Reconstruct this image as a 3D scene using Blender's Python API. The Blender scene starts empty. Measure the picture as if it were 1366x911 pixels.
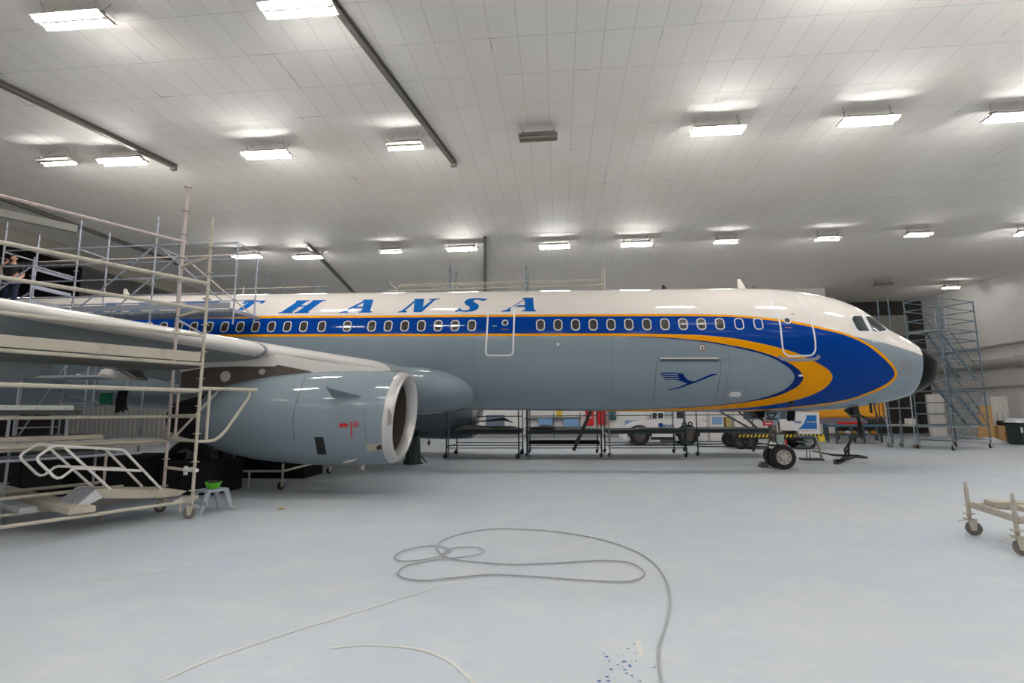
import bpy, bmesh, math, random
from mathutils import Vector, Matrix
from mathutils.geometry import tessellate_polygon
R_ = random.Random(7)
PI = math.pi
SC = bpy.context.scene
COL = SC.collection
V = Vector

# ------------------------------------------------------------------ camera
W, H = 1366, 911
CF, CTH, CP, CR, CH = 692.16, .0892, .1355, -.0071, 1.8356
FW = V((-math.sin(CTH)*math.cos(CP), math.cos(CTH)*math.cos(CP), math.sin(CP)))
_r = V((math.cos(CTH), math.sin(CTH), 0)); _u = _r.cross(FW)
RT = _r*math.cos(CR)+_u*math.sin(CR); UP = -_r*math.sin(CR)+_u*math.cos(CR)
EYE = V((0, 0, CH))
def ray(x, y): return FW+RT*((x-W/2)/CF)-UP*((y-H/2)/CF)
def on_floor(x, y, z=0): d = ray(x, y); return EYE+d*((z-CH)/d.z)
def on_y(x, y, Y): d = ray(x, y); return EYE+d*(Y/d.y)
def on_x(x, y, X): d = ray(x, y); return EYE+d*(X/d.x)
def on_plane(x, y, P, n): d = ray(x, y); return EYE+d*((V(P)-EYE).dot(V(n))/d.dot(V(n)))
cd = bpy.data.cameras.new('camera'); cam = bpy.data.objects.new('camera', cd); COL.objects.link(cam)
cd.sensor_width = 36; cd.lens = 36*CF/W; cd.clip_end = 300
m = Matrix.Identity(4)
for i in range(3):
    m[i][0], m[i][1], m[i][2], m[i][3] = RT[i], UP[i], -FW[i], EYE[i]
cam.matrix_world = m
SC.camera = cam

# ------------------------------------------------------------------ materials
def lin(c):
    return tuple((v/255/12.92 if v/255 <= .04045 else ((v/255+.055)/1.055)**2.4) for v in c)
MATS = {}
def mat(name, rgb, rough=.5, metal=0., var=.08, scale=6., bump=0., spec=None, coat=0., dirt=None, dirt_amt=.3, dirt_scale=3.):
    if name in MATS: return MATS[name]
    mt = bpy.data.materials.new(name); mt.use_nodes = True
    nt = mt.node_tree; N = nt.nodes; L = nt.links
    b = N['Principled BSDF']
    b.inputs['Roughness'].default_value = rough; b.inputs['Metallic'].default_value = metal
    if spec is not None: b.inputs['Specular IOR Level'].default_value = spec
    if coat: b.inputs['Coat Weight'].default_value = coat; b.inputs['Coat Roughness'].default_value = .04
    tc = N.new('ShaderNodeTexCoord'); nz = N.new('ShaderNodeTexNoise')
    nz.inputs['Scale'].default_value = scale; nz.inputs['Detail'].default_value = 5
    L.new(tc.outputs['Object'], nz.inputs['Vector'])
    mx = N.new('ShaderNodeMix'); mx.data_type = 'RGBA'
    c = lin(rgb)
    mx.inputs[6].default_value = (*[max(0, v*(1-var)) for v in c], 1); mx.inputs[7].default_value = (*[min(1, v*(1+var)) for v in c], 1)
    L.new(nz.outputs['Fac'], mx.inputs[0])
    out = mx.outputs[2]
    if dirt:
        n2 = N.new('ShaderNodeTexNoise'); n2.inputs['Scale'].default_value = dirt_scale; n2.inputs['Detail'].default_value = 8; n2.inputs['Roughness'].default_value = .7
        L.new(tc.outputs['Object'], n2.inputs['Vector'])
        rp = N.new('ShaderNodeValToRGB'); rp.color_ramp.elements[0].position = .52; rp.color_ramp.elements[1].position = .68
        rp.color_ramp.elements[1].color = (dirt_amt,)*3+(1,)
        L.new(n2.outputs['Fac'], rp.inputs[0])
        m2 = N.new('ShaderNodeMix'); m2.data_type = 'RGBA'; L.new(rp.outputs[0], m2.inputs[0]); L.new(out, m2.inputs[6])
        m2.inputs[7].default_value = (*lin(dirt), 1); out = m2.outputs[2]
    L.new(out, b.inputs['Base Color'])
    if bump:
        bp = N.new('ShaderNodeBump'); bp.inputs['Strength'].default_value = bump; bp.inputs['Distance'].default_value = .01
        L.new(nz.outputs['Fac'], bp.inputs['Height']); L.new(bp.outputs[0], b.inputs['Normal'])
    MATS[name] = mt
    return mt
def emit(name, rgb, s):
    if name in MATS: return MATS[name]
    mt = bpy.data.materials.new(name); mt.use_nodes = True; nt = mt.node_tree
    b = nt.nodes['Principled BSDF']; b.inputs['Base Color'].default_value = (.8, .8, .8, 1)
    b.inputs['Emission Color'].default_value = (*rgb, 1); b.inputs['Emission Strength'].default_value = s
    MATS[name] = mt; return mt

LAMP = 165.0
M = dict(
 white=mat('aircraft_white', (226, 219, 212), .08, var=.01),
 grey=mat('aircraft_grey', (132, 146, 156), .07, var=.015, spec=.45),
 blue=mat('aircraft_blue', (0, 58, 142), .07, var=.02, spec=.12),
 yellow=mat('aircraft_yellow', (232, 154, 0), .1, var=.02, spec=.12),
 letter=mat('letter_blue', (6, 92, 170), .12, var=.02, spec=.15),
 navy=mat('crane_blue', (0, 40, 112), .12, var=.02, spec=.15),
 winggrey=mat('wing_grey', (150, 156, 160), .25, var=.04),
 slat=mat('slat_white', (224, 220, 216), .2, var=.03),
 wmetal=mat('lip_metal', (205, 202, 200), .34, metal=.55, var=.05),
 bare=mat('bare_brown_panel', (88, 78, 72), .6, var=.15, scale=9),
 black=mat('black_rubber', (22, 22, 24), .65, var=.2),
 radome=mat('radome_black', (5, 5, 6), .06, var=.05, spec=.03),
 glass=mat('cabin_glass', (58, 54, 52), .08, var=.1, spec=.6),
 cglass=mat('cockpit_glass', (34, 44, 46), .06, var=.1, spec=.7),
 frame=mat('window_frame', (206, 204, 202), .35, var=.03),
 line=mat('door_line', (222, 222, 224), .3, var=.02),
 seam=mat('panel_seam', (70, 78, 84), .6, var=.05),
 red=mat('red_marking', (196, 30, 36), .4, var=.05),
 dred=mat('faded_red_line', (150, 84, 92), .4, var=.05),
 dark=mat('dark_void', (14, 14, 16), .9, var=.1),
 tan=mat('tan_scaffold_tube', (190, 184, 168), .55, var=.08, scale=12, dirt=(120, 92, 82), dirt_amt=.35, dirt_scale=5),
 pink=mat('overspray_tube', (194, 180, 175), .55, var=.1, scale=12, dirt=(160, 110, 104), dirt_amt=.5, dirt_scale=4),
 galv=mat('galvanised_tube', (168, 172, 184), .42, metal=.35, var=.1, scale=14),
 steelblue=mat('blue_steel_tube', (98, 118, 131), .5, var=.12, scale=9),
 deck=mat('deck_plank', (188, 180, 166), .65, var=.1, scale=5, dirt=(120, 104, 94), dirt_amt=.4, dirt_scale=4),
 alu=mat('aluminium_deck', (176, 180, 184), .4, metal=.4, var=.08, scale=7),
 dkdeck=mat('dark_plank', (82, 82, 80), .75, var=.15, scale=5),
 dock=mat('dock_paint', (58, 74, 80), .5, var=.15, scale=6),
 dkgreen=mat('dark_green', (40, 58, 50), .5, var=.12),
 tarp=mat('black_tarp', (26, 27, 28), .7, var=.3, scale=4, bump=.4),
 whitepaint=mat('white_vehicle', (226, 222, 222), .3, var=.03, coat=.3),
 satblue=mat('company_blue', (16, 110, 186), .35, var=.03),
 satdk=mat('company_navy', (30, 82, 148), .4, var=.03),
 hazy=mat('hazard_yellow', (222, 190, 40), .5, var=.06),
 stool=mat('stool_paint', (168, 180, 190), .5, var=.08, dirt=(130, 126, 122), dirt_amt=.3),
 lime=mat('lime_plastic', (96, 190, 30), .35, var=.05),
 cable=mat('grey_cable', (164, 166, 167), .5, var=.12, scale=20),
 rubberhose=mat('black_hose', (24, 26, 30), .5, var=.2),
 skin=mat('skin', (196, 148, 126), .5, var=.05),
 hair=mat('hair', (52, 36, 28), .7, var=.2),
 tee=mat('black_shirt', (22, 24, 30), .85, var=.15),
 trousers=mat('navy_trousers', (24, 34, 58), .85, var=.15),
 wood=mat('tan_board', (184, 148, 96), .6, var=.1, scale=3),
 orange=mat('orange_panel', (232, 158, 14), .45, var=.06),
 bench=mat('bench_blue', (70, 108, 128), .55, var=.1),
 cgreen=mat('teal_cabinet', (30, 92, 90), .5, var=.06),
 cred=mat('red_cabinet', (206, 28, 34), .4, var=.05),
 lblue=mat('light_blue_box', (128, 164, 208), .5, var=.06),
 board=mat('blue_grey_board', (104, 118, 134), .45, var=.08),
 pipe=mat('pipe_paint', (176, 172, 166), .5, var=.05),
 rail=mat('rail_metal', (120, 116, 108), .5, metal=.3, var=.15, scale=5),
 housing=mat('lamp_housing', (150, 146, 138), .5, var=.06),
 deadlamp=mat('unlit_tube', (148, 140, 124), .3, var=.06),
 cloth=mat('green_cloth', (12, 120, 84), .8, var=.15),
 plastic=mat('plastic_sheet', (222, 226, 232), .4, var=.06, bump=.5, scale=3),
 chalk=mat('paper_white', (230, 230, 228), .6, var=.03),
 locker=mat('locker_white', (222, 218, 212), .5, var=.05),
 wpanel=mat('wall_panel_grey', (120, 118, 112), .6, var=.06),
 wheelgrey=mat('wheel_grey', (178, 172, 166), .4, metal=.2, var=.08),
 tube=emit('lamp_tube', (1., .985, .955), LAMP), dimtube=emit('dim_tube', (1., .95, .85), LAMP*.25),
)

# ------------------------------------------------------------------ mesh builder
WORLD = {}
class MB:
    def __init__(s): s.v = []; s.f = []; s.mi = []
    def add(s, vs, fs, k=0):
        o = len(s.v); s.v += [V(p) for p in vs]; s.f += [tuple(o+i for i in q) for q in fs]; s.mi += [k]*len(fs); return s
    def box(s, c, size, rot=None, k=0):
        hx, hy, hz = [q/2 for q in size]; c = V(c); vs = []
        for z in (-hz, hz):
            for x, y in ((-hx, -hy), (hx, -hy), (hx, hy), (-hx, hy)):
                p = V((x, y, z)); vs.append(c+(rot @ p if rot else p))
        return s.add(vs, [(3, 2, 1, 0), (4, 5, 6, 7), (0, 1, 5, 4), (1, 2, 6, 5), (2, 3, 7, 6), (3, 0, 4, 7)], k)
    def span(s, a, b, k=0):
        a = V(a); b = V(b); return s.box((a+b)/2, [abs(q) for q in (b-a)], None, k)
    def beam(s, a, b, w, h, up=V((0, 0, 1)), k=0):
        a = V(a); b = V(b); d = (b-a).normalized(); side = d.cross(up)
        if side.length < 1e-4: side = V((1, 0, 0))
        side.normalize(); u = side.cross(d); vs = []
        for p in (a, b):
            for i, j in ((-1, -1), (1, -1), (1, 1), (-1, 1)): vs.append(p+side*(i*w/2)+u*(j*h/2))
        return s.add(vs, [(0, 1, 2, 3), (7, 6, 5, 4), (1, 0, 4, 5), (2, 1, 5, 6), (3, 2, 6, 7), (0, 3, 7, 4)], k)
    def tube(s, pts, r, n=8, closed=False, k=0):
        pts = [V(p) for p in pts]; m_ = len(pts); rings = []; prev = None
        for i, p in enumerate(pts):
            if closed: t = pts[(i+1) % m_]-pts[i-1]
            else: t = pts[min(i+1, m_-1)]-pts[max(i-1, 0)]
            t.normalize()
            if prev is None:
                a = t.cross(V((0, 0, 1)))
                if a.length < .05: a = t.cross(V((1, 0, 0)))
            else: a = prev-t*prev.dot(t)
            a.normalize(); prev = a; b = t.cross(a)
            rr = r[i] if isinstance(r, (list, tuple)) else r
            rings.append([p+a*(rr*math.cos(2*PI*q/n))+b*(rr*math.sin(2*PI*q/n)) for q in range(n)])
        vs = [q for g in rings for q in g]; fs = []
        for i in range(m_ if closed else m_-1):
            j = (i+1) % m_
            for q in range(n): fs.append((i*n+q, i*n+(q+1) % n, j*n+(q+1) % n, j*n+q))
        if not closed: fs += [tuple(range(n))[::-1], tuple((m_-1)*n+q for q in range(n))]
        return s.add(vs, fs, k)
    def cyl(s, a, b, r, n=12, k=0): return s.tube([a, b], r, n, k=k)
    def lathe(s, o, axis, prof, n=32, k=0, ref=None):
        o = V(o); ax = V(axis).normalized(); a = V(ref) if ref else ax.cross(V((0, 0, 1)))
        if a.length < .05: a = V((1, 0, 0))
        a = (a-ax*a.dot(ax)).normalized(); b = ax.cross(a); vs = []; fs = []
        for t, r in prof:
            for q in range(n): vs.append(o+ax*t+a*(r*math.cos(2*PI*q/n))+b*(r*math.sin(2*PI*q/n)))
        for i in range(len(prof)-1):
            for q in range(n): fs.append((i*n+q, i*n+(q+1) % n, (i+1)*n+(q+1) % n, (i+1)*n+q))
        if prof[0][1] > 1e-4: fs.append(tuple(range(n))[::-1])
        if prof[-1][1] > 1e-4: fs.append(tuple((len(prof)-1)*n+q for q in range(n)))
        return s.add(vs, fs, k)
    def prism(s, poly, ext, k=0):
        n = len(poly); e = V(ext); vs = [V(p) for p in poly]; vs += [p+e for p in vs]
        fs = [tuple(range(n))[::-1], tuple(range(n, 2*n))]+[(i, (i+1) % n, n+(i+1) % n, n+i) for i in range(n)]
        return s.add(vs, fs, k)
    def grid(s, rows, k=0, closed=False):
        m_ = len(rows); n = len(rows[0]); vs = [p for r in rows for p in r]; fs = []
        for i in range(m_-1):
            for j in range(n if closed else n-1): fs.append((i*n+j, i*n+(j+1) % n, (i+1)*n+(j+1) % n, (i+1)*n+j))
        return s.add(vs, fs, k)
    def ball(s, c, r, n=12, sc=(1, 1, 1), k=0):
        rows = []
        for i in range(n//2+1):
            th = PI*i/(n//2); rr = max(math.sin(th), 1e-3)
            rows.append([V(c)+V((r*sc[0]*rr*math.cos(2*PI*j/n), r*sc[1]*rr*math.sin(2*PI*j/n), r*sc[2]*math.cos(th))) for j in range(n)])
        return s.grid(rows, k, True)
    def build(s, name, mats, parent=None, smooth=35, normals=None, bevel=0.):
        org = WORLD.get(parent.name, V((0, 0, 0))) if parent else V((0, 0, 0))
        me = bpy.data.meshes.new(name)
        me.from_pydata([tuple(p-org) for p in s.v], [], s.f)
        if not isinstance(mats, (list, tuple)): mats = [mats]
        for q in mats: me.materials.append(q)
        if any(s.mi): me.polygons.foreach_set('material_index', s.mi)
        if normals is None:
            bm = bmesh.new(); bm.from_mesh(me); bmesh.ops.recalc_face_normals(bm, faces=bm.faces)
            if bevel: bmesh.ops.bevel(bm, geom=[e for e in bm.edges if e.is_manifold and e.calc_face_angle(0) > .6], offset=bevel, segments=2, affect='EDGES', clamp_overlap=True)
            bm.to_mesh(me); bm.free()
        if smooth:
            me.polygons.foreach_set('use_smooth', [True]*len(me.polygons))
            if normals is None: me.set_sharp_from_angle(angle=math.radians(smooth))
            else: me.normals_split_custom_set_from_vertices(normals)
        me.update()
        o = bpy.data.objects.new(name, me); COL.objects.link(o)
        if parent: o.parent = parent
        WORLD[o.name] = org.copy()
        return o
def tag(o, label, cat, group=None, kind=None):
    o['label'] = label; o['category'] = cat
    if group: o['group'] = group
    if kind: o['kind'] = kind
    return o
def thing(name, label, cat, loc, group=None):
    o = bpy.data.objects.new(name, None); COL.objects.link(o); o.location = loc; o.empty_display_size = .1
    WORLD[o.name] = V(loc); return tag(o, label, cat, group)
def solo(name, mb, m_, label, cat, group=None, smooth=35, bevel=0.):
    lo = V((min(p.x for p in mb.v)+max(p.x for p in mb.v), min(p.y for p in mb.v)+max(p.y for p in mb.v), 0))/2
    lo.z = min(p.z for p in mb.v)
    for i, p in enumerate(mb.v): mb.v[i] = p-lo
    o = mb.build(name, m_, None, smooth, bevel=bevel); o.location = lo; WORLD[o.name] = lo.copy()
    return tag(o, label, cat, group)
def struct(name, mb, m_, smooth=0):
    o = mb.build(name, m_, None, smooth); o['kind'] = 'structure'; return o
def dup(root, loc, rz=0., label=None, group=None):
    r = root.copy(); COL.objects.link(r); r.location = loc; r.rotation_euler = (0, 0, rz)
    if label: r['label'] = label
    if group: r['group'] = group
    for ch in list(root.children):
        c = ch.copy(); COL.objects.link(c); c.parent = r
        for g in list(ch.children):
            d = g.copy(); COL.objects.link(d); d.parent = c
    return r
def pchip(xk, yk):
    n = len(xk); h = [xk[i+1]-xk[i] for i in range(n-1)]; dl = [(yk[i+1]-yk[i])/h[i] for i in range(n-1)]
    mm = [0]*n
    for i in range(1, n-1):
        if dl[i-1]*dl[i] > 0:
            a = 2*h[i]+h[i-1]; b = h[i]+2*h[i-1]; mm[i] = (a+b)/(a/dl[i-1]+b/dl[i])
    mm[0] = dl[0]
    def f(x):
        x = min(max(x, xk[0]), xk[-1]); i = 0
        while i < n-2 and x > xk[i+1]: i += 1
        t = (x-xk[i])/h[i]
        return yk[i]*(1+2*t)*(1-t)**2+h[i]*mm[i]*t*(1-t)**2+yk[i+1]*t*t*(3-2*t)+h[i]*mm[i+1]*t*t*(t-1)
    return f
def text_mesh(name, body, size, m_, parent, origin, xdir, ydir, bold=0., ext=.004, sx=1., align='CENTER'):
    cu = bpy.data.curves.new(name, 'FONT'); cu.body = body; cu.size = size; cu.extrude = ext; cu.offset = bold; cu.align_x = align; cu.align_y = 'CENTER'
    t = bpy.data.objects.new(name+'_tmp', cu); COL.objects.link(t)
    dg = bpy.context.evaluated_depsgraph_get(); me = bpy.data.meshes.new_from_object(t.evaluated_get(dg))
    bpy.data.objects.remove(t); bpy.data.curves.remove(cu)
    xd = V(xdir).normalized(); yd = V(ydir).normalized(); zd = xd.cross(yd)
    org = WORLD.get(parent.name, V((0, 0, 0)))
    for vv in me.vertices:
        p = vv.co.copy(); vv.co = V(origin)+xd*(p.x*sx)+yd*p.y+zd*p.z-org
    me.materials.clear(); me.materials.append(m_)
    o = bpy.data.objects.new(name, me); COL.objects.link(o); o.parent = parent; WORLD[o.name] = org.copy()
    return o
# ================================================================== ROOM
def node_floor():
    mt = bpy.data.materials.new('painted_concrete'); mt.use_nodes = True; nt = mt.node_tree; N = nt.nodes; L = nt.links; b = N['Principled BSDF']
    tc = N.new('ShaderNodeTexCoord')
    def noise(sc, det=6, rough=.6, vec=None):
        n = N.new('ShaderNodeTexNoise'); n.inputs['Scale'].default_value = sc; n.inputs['Detail'].default_value = det; n.inputs['Roughness'].default_value = rough
        L.new(vec or tc.outputs['Object'], n.inputs['Vector']); return n.outputs['Fac']
    def ramp(x, a, c, v=1.):
        r = N.new('ShaderNodeValToRGB'); r.color_ramp.elements[0].position = a; r.color_ramp.elements[1].position = c
        r.color_ramp.elements[1].color = (v, v, v, 1); L.new(x, r.inputs[0]); return r.outputs[0]
    def mixc(f, a, c):
        x = N.new('ShaderNodeMix'); x.data_type = 'RGBA'; L.new(f, x.inputs[0])
        for i, q in ((6, a), (7, c)):
            if isinstance(q, tuple): x.inputs[i].default_value = (*lin(q), 1)
            else: L.new(q, x.inputs[i])
        return x.outputs[2]
    c = mixc(ramp(noise(.22, 4), .35, .65), (182, 193, 206), (192, 197, 201))
    c = mixc(ramp(noise(1.3, 7, .7), .48, .68, .7), c, (201, 204, 205))
    mp = N.new('ShaderNodeMapping'); mp.inputs['Scale'].default_value = (.5, 2.2, 1); mp.inputs['Rotation'].default_value = (0, 0, .25); L.new(tc.outputs['Object'], mp.inputs[0])
    c = mixc(ramp(noise(2.2, 9, .75, mp.outputs[0]), .57, .66, .4), c, (212, 214, 216))
    c = mixc(ramp(noise(7., 9, .8, mp.outputs[0]), .62, .67, .6), c, (140, 138, 134))
    v = N.new('ShaderNodeTexVoronoi'); v.inputs['Scale'].default_value = 5.; L.new(tc.outputs['Object'], v.inputs['Vector'])
    r = N.new('ShaderNodeValToRGB'); r.color_ramp.elements[0].position = .015; r.color_ramp.elements[0].color = (.5, .5, .5, 1); r.color_ramp.elements[1].position = .03; r.color_ramp.elements[1].color = (0, 0, 0, 1)
    L.new(v.outputs['Distance'], r.inputs[0]); c = mixc(r.outputs[0], c, (120, 120, 118))
    L.new(c, b.inputs['Base Color']); b.inputs['Roughness'].default_value = .5
    rr = N.new('ShaderNodeMapRange'); rr.inputs[3].default_value = .38; rr.inputs[4].default_value = .62; L.new(noise(.8, 5), rr.inputs[0]); L.new(rr.outputs[0], b.inputs['Roughness'])
    bp = N.new('ShaderNodeBump'); bp.inputs['Strength'].default_value = .12; bp.inputs['Distance'].default_value = .01; L.new(noise(30., 4), bp.inputs['Height']); L.new(bp.outputs[0], b.inputs['Normal'])
    return mt
def node_ceiling():
    mt = bpy.data.materials.new('ceiling_panels'); mt.use_nodes = True; nt = mt.node_tree; N = nt.nodes; L = nt.links; b = N['Principled BSDF']
    tc = N.new('ShaderNodeTexCoord')
    br = N.new('ShaderNodeTexBrick'); br.offset = .0; br.inputs['Scale'].default_value = 1; br.inputs['Brick Width'].default_value = .66; br.inputs['Row Height'].default_value = 1.335
    br.inputs['Mortar Size'].default_value = .0085; br.inputs['Mortar Smooth'].default_value = .3
    mp = N.new('ShaderNodeMapping'); mp.inputs['Location'].default_value = (.12, -.24, 0); L.new(tc.outputs['Object'], mp.inputs[0]); L.new(mp.outputs[0], br.inputs['Vector'])
    br.inputs['Color1'].default_value = (*lin((242, 238, 233)), 1); br.inputs['Color2'].default_value = (*lin((239, 235, 230)), 1); br.inputs['Mortar'].default_value = (*lin((206, 202, 196)), 1)
    nz = N.new('ShaderNodeTexNoise'); nz.inputs['Scale'].default_value = .35; nz.inputs['Detail'].default_value = 6; L.new(tc.outputs['Object'], nz.inputs['Vector'])
    r = N.new('ShaderNodeValToRGB'); r.color_ramp.elements[0].position = .45; r.color_ramp.elements[1].position = .7; r.color_ramp.elements[1].color = (.5, .5, .5, 1); L.new(nz.outputs['Fac'], r.inputs[0])
    x = N.new('ShaderNodeMix'); x.data_type = 'RGBA'; L.new(r.outputs[0], x.inputs[0]); L.new(br.outputs['Color'], x.inputs[6]); x.inputs[7].default_value = (*lin((234, 225, 213)), 1)
    # cracked joints: dark only along the seams, and only here and there
    n2 = N.new('ShaderNodeTexNoise'); n2.inputs['Scale'].default_value = .8; n2.inputs['Detail'].default_value = 3; L.new(tc.outputs['Object'], n2.inputs['Vector'])
    r2 = N.new('ShaderNodeValToRGB'); r2.color_ramp.elements[0].position = .64; r2.color_ramp.elements[1].position = .7; L.new(n2.outputs['Fac'], r2.inputs[0])
    mu = N.new('ShaderNodeMath'); mu.operation = 'MULTIPLY'; L.new(r2.outputs[0], mu.inputs[0]); L.new(br.outputs['Fac'], mu.inputs[1])
    y = N.new('ShaderNodeMix'); y.data_type = 'RGBA'; L.new(mu.outputs[0], y.inputs[0]); L.new(x.outputs[2], y.inputs[6]); y.inputs[7].default_value = (*lin((84, 82, 80)), 1)
    L.new(y.outputs[2], b.inputs['Base Color']); b.inputs['Roughness'].default_value = .7
    return mt
CZ = 10.45; XR = 29.; YB = 38.; XL = -25.; YF_ = -16.
MFLOOR = node_floor(); MCEIL = node_ceiling()
MWALL = mat('wall_white', (232, 229, 226), .65, var=.03, scale=.6, dirt=(212, 208, 203), dirt_amt=.5, dirt_scale=.5)
MWDK = mat('wall_dark_grey', (50, 48, 46), .75, var=.1, scale=1.)
MCORR = mat('corrugated_grey', (196, 194, 188), .6, var=.06)
MBAY = mat('bay_dark', (66, 64, 60), .8, var=.1)
struct('floor', MB().add([(-48, YF_, 0), (XR, YF_, 0), (XR, 43.5, 0), (-48, 43.5, 0)], [(0, 1, 2, 3)]), MFLOOR)
struct('ceiling', MB().span((XL, YF_, CZ), (XR, 43.5, CZ+.3)), MCEIL)
struct('wall_right', MB().span((XR, YF_, 0), (XR+.3, 43.5, CZ)), MWALL)
struct('wall_back', MB().span((XL, YB, 0), (19., YB+.3, CZ)), MWALL)
mb = MB().span((19., 43.5, 0), (XR, 43.8, CZ))
for i in range(9): mb.span((19.1+i*1.1, 43.44, 0), (19.18+i*1.1, 43.5, CZ))
struct('wall_back.003', MB().span((18.7, YB+.3, 0), (19., 43.5, CZ)), MWALL)
struct('wall_back.001', mb, MWDK)
struct('wall_front', MB().span((-48, YF_-.3, 0), (XR, YF_, 14.5)), MWALL)
struct('wall_left.001', MB().span((XL-.3, YF_, 0), (XL, 9., CZ)), MWALL)  # unseen wall, added so bounced light is not lost into the tail bay
struct('wall_left', MB().span((-48.3, YF_, 0), (-48, YB, 14.5)), MBAY)
mb = MB(); rows = [[], []]
x = -48.
while x < XL:
    for dx, dy in ((0, 0), (.18, 0), (.22, -.05), (.36, -.05)):
        for r, z in zip(rows, (0, 14.5)): r.append(V((x+dx, YB+dy, z)))
    x += .4
struct('wall_back.002', mb.grid(rows), MCORR)
struct('ceiling.001', MB().span((-48, YF_, 14.5), (XL, YB, 14.8)), MBAY)
struct('trim_1', MB().span((XL-.3, YF_, CZ-.35), (XL-.002, YB-.1, 14.5)), MBAY)
struct('trim_2', MB().span((XL-.25, YF_, CZ-.75), (XL+.1, YB-.1, CZ-.002)), mat('edge_beam', (172, 166, 154), .6, var=.06))
# beam and dark roller door of the tall tail bay
a = on_floor(-40, 276, 9.8); b = on_floor(102, 306, 9.8)
struct('trim_3', MB().beam(a, b, .3, .3), mat('pale_beam', (186, 186, 176), .6, var=.08))
struct('door_1', MB().span((-45.5, YB-.3, 0), (-38.7, YB-.06, 13.8)), MBAY)
# grille and wall opening strips on the back wall
struct('baseboard_back', MB().span((XL+.01, YB-.08, 0), (18.9, YB-.002, .25)), mat('skirting_grey', (150, 150, 150), .6))

# ------------------------------------------------------------------ ceiling rails
def railbeam(p, q, label):
    a = on_floor(*p, CZ-.15); b = on_floor(*q, CZ-.15)
    d = (b-a).normalized(); mbx = MB().beam(a, b, .14, .03).beam(a+V((0, 0, .12)), b+V((0, 0, .12)), .16, .04).beam(a+V((0, 0, .06)), b+V((0, 0, .06)), .035, .12)
    mbx.beam(b-d*.12-V((0, 0, .01)), b-V((0, 0, .01)), .18, .16)
    n = int((b-a).length/2.2)
    for i in range(n+1):
        c = a+d*(.4+2.2*i)
        mbx.span(c-V((.03, .03, -.1)), c+V((.03, .03, .149)))
    o = mbx.build('ceiling_rail', M['rail']); tag(o, label, 'rail', 'crane rails under the ceiling')
railbeam((420, -25), (606, 220), 'long grey track under the ceiling ending above the centre of the fuselage')
railbeam((-60, 86), (234, 225), 'grey track under the ceiling at upper left ending above the tan scaffold')
railbeam((410, 328), (476, 396), 'short dark slanting track under the ceiling behind the second A of the lettering')
railbeam((647, 319), (647.5, 397), 'short dark upright-looking track above the second door of the plane')
railbeam((-10, 262), (236, 352), 'thin dark track under the ceiling crossing behind the grey scaffold at far left')

# ------------------------------------------------------------------ light fixtures
def fixture(name, label, x, y, state, cat='ceiling light', grp='fluorescent ceiling fixtures', L=1.5):
    z = 10.0
    t = thing(name, label, cat, (x, y, z), grp)
    h = MB()
    if state == 'box':
        h.box((x, y, z+.1), (L*.8, .5, .12)); h.box((x, y, z+.02), (L*.72, .06, .06))
        h.box((x, y, z+.18), (L*.5, .3, .05))
    else:
        h.box((x, y, z+.2), (L*.9, .07, .04))
        for q in (-1, 1): h.box((x, y+q*.143, z+.055), (L*1.03, .225, .016))
        for q in (-.4, .4): h.box((x+L*q, y, z+.12), (.03, .3, .14))
        for s in (-1, 1): h.box((x+s*L*.51, y, z+.05), (.02, .4, .06))
    h.build('housing', M['housing'], t, bevel=.008)
    for s in (-1, 1):
        w = MB().tube([(x+s*L*.42-.08, y-.1, CZ), (x+s*L*.42, y, z+.2), (x+s*L*.42+.08, y+.1, CZ)], .006, 5)
        w.build('hanger', M['rail'], t)
    for q in (-1, 1):
        mt = M['tube'] if state == 'on' or (state == 'half' and q > 0) else M['dimtube'] if state == 'dim' else M['deadlamp']
        MB().cyl((x-L*.485, y+q*.12, z+.0), (x+L*.485, y+q*.12, z+.0), .03, 10).build('tube', mt, t)
    return t
FX = [  # px of the fixture, state, label
 ((98, 30), 'on', 'lit twin-tube ceiling light nearest the top left corner'),
 ((398, 14), 'on', 'lit twin-tube ceiling light beside the start of the long ceiling track'),
 ((76, 217), 'half', 'half-lit ceiling light furthest left in the second row'),
 ((164, 217), 'on', 'lit twin-tube ceiling light right of the half-lit one, under the left track'),
 ((356, 208), 'on', 'lit twin-tube ceiling light between the ends of the two long tracks'),
 ((540, 196), 'half', 'half-lit ceiling light just left of the end of the long track'),
 ((718, 185), 'off', 'unlit brown ceiling light over the middle of the plane'),
 ((957, 176), 'on', 'lit twin-tube ceiling light first to the right of the unlit brown one'),
 ((1158, 163), 'on', 'lit twin-tube ceiling light above the cockpit in the near row'),
 ((1355, 158), 'on', 'lit twin-tube ceiling light cut by the right edge of the photo, near row'),
 ((330, 343), 'on', 'lit ceiling light behind the right end of the grey scaffold'),
 ((411, 344), 'on', 'lit ceiling light beside the short slanting track'),
 ((521, 336), 'half', 'small half-lit ceiling light with brown housing left of the door track'),
 ((616, 333), 'on', 'lit ceiling light just left of the short track above the second door'),
 ((740, 330), 'on', 'lit ceiling light just right of the short track above the second door'),
 ((849, 327), 'on', 'lit ceiling light in the far row above the windows behind the second door'),
 ((969, 323), 'half', 'half-lit ceiling light in the far row left of the front door'),
 ((1105, 319), 'half', 'half-lit ceiling light in the far row above the front door'),
 ((1225, 314), 'dim', 'dimly glowing ceiling light in the far row above the nose'),
 ((1378, 312), 'on', 'lit ceiling light of the far row at the right edge of the photo'),
 ((1178, 380), 'off', 'unlit dark ceiling light far back above the cockpit roof'),
 ((1270, 384), 'half', 'single lit ceiling light above the blue stair tower'),
]
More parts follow.
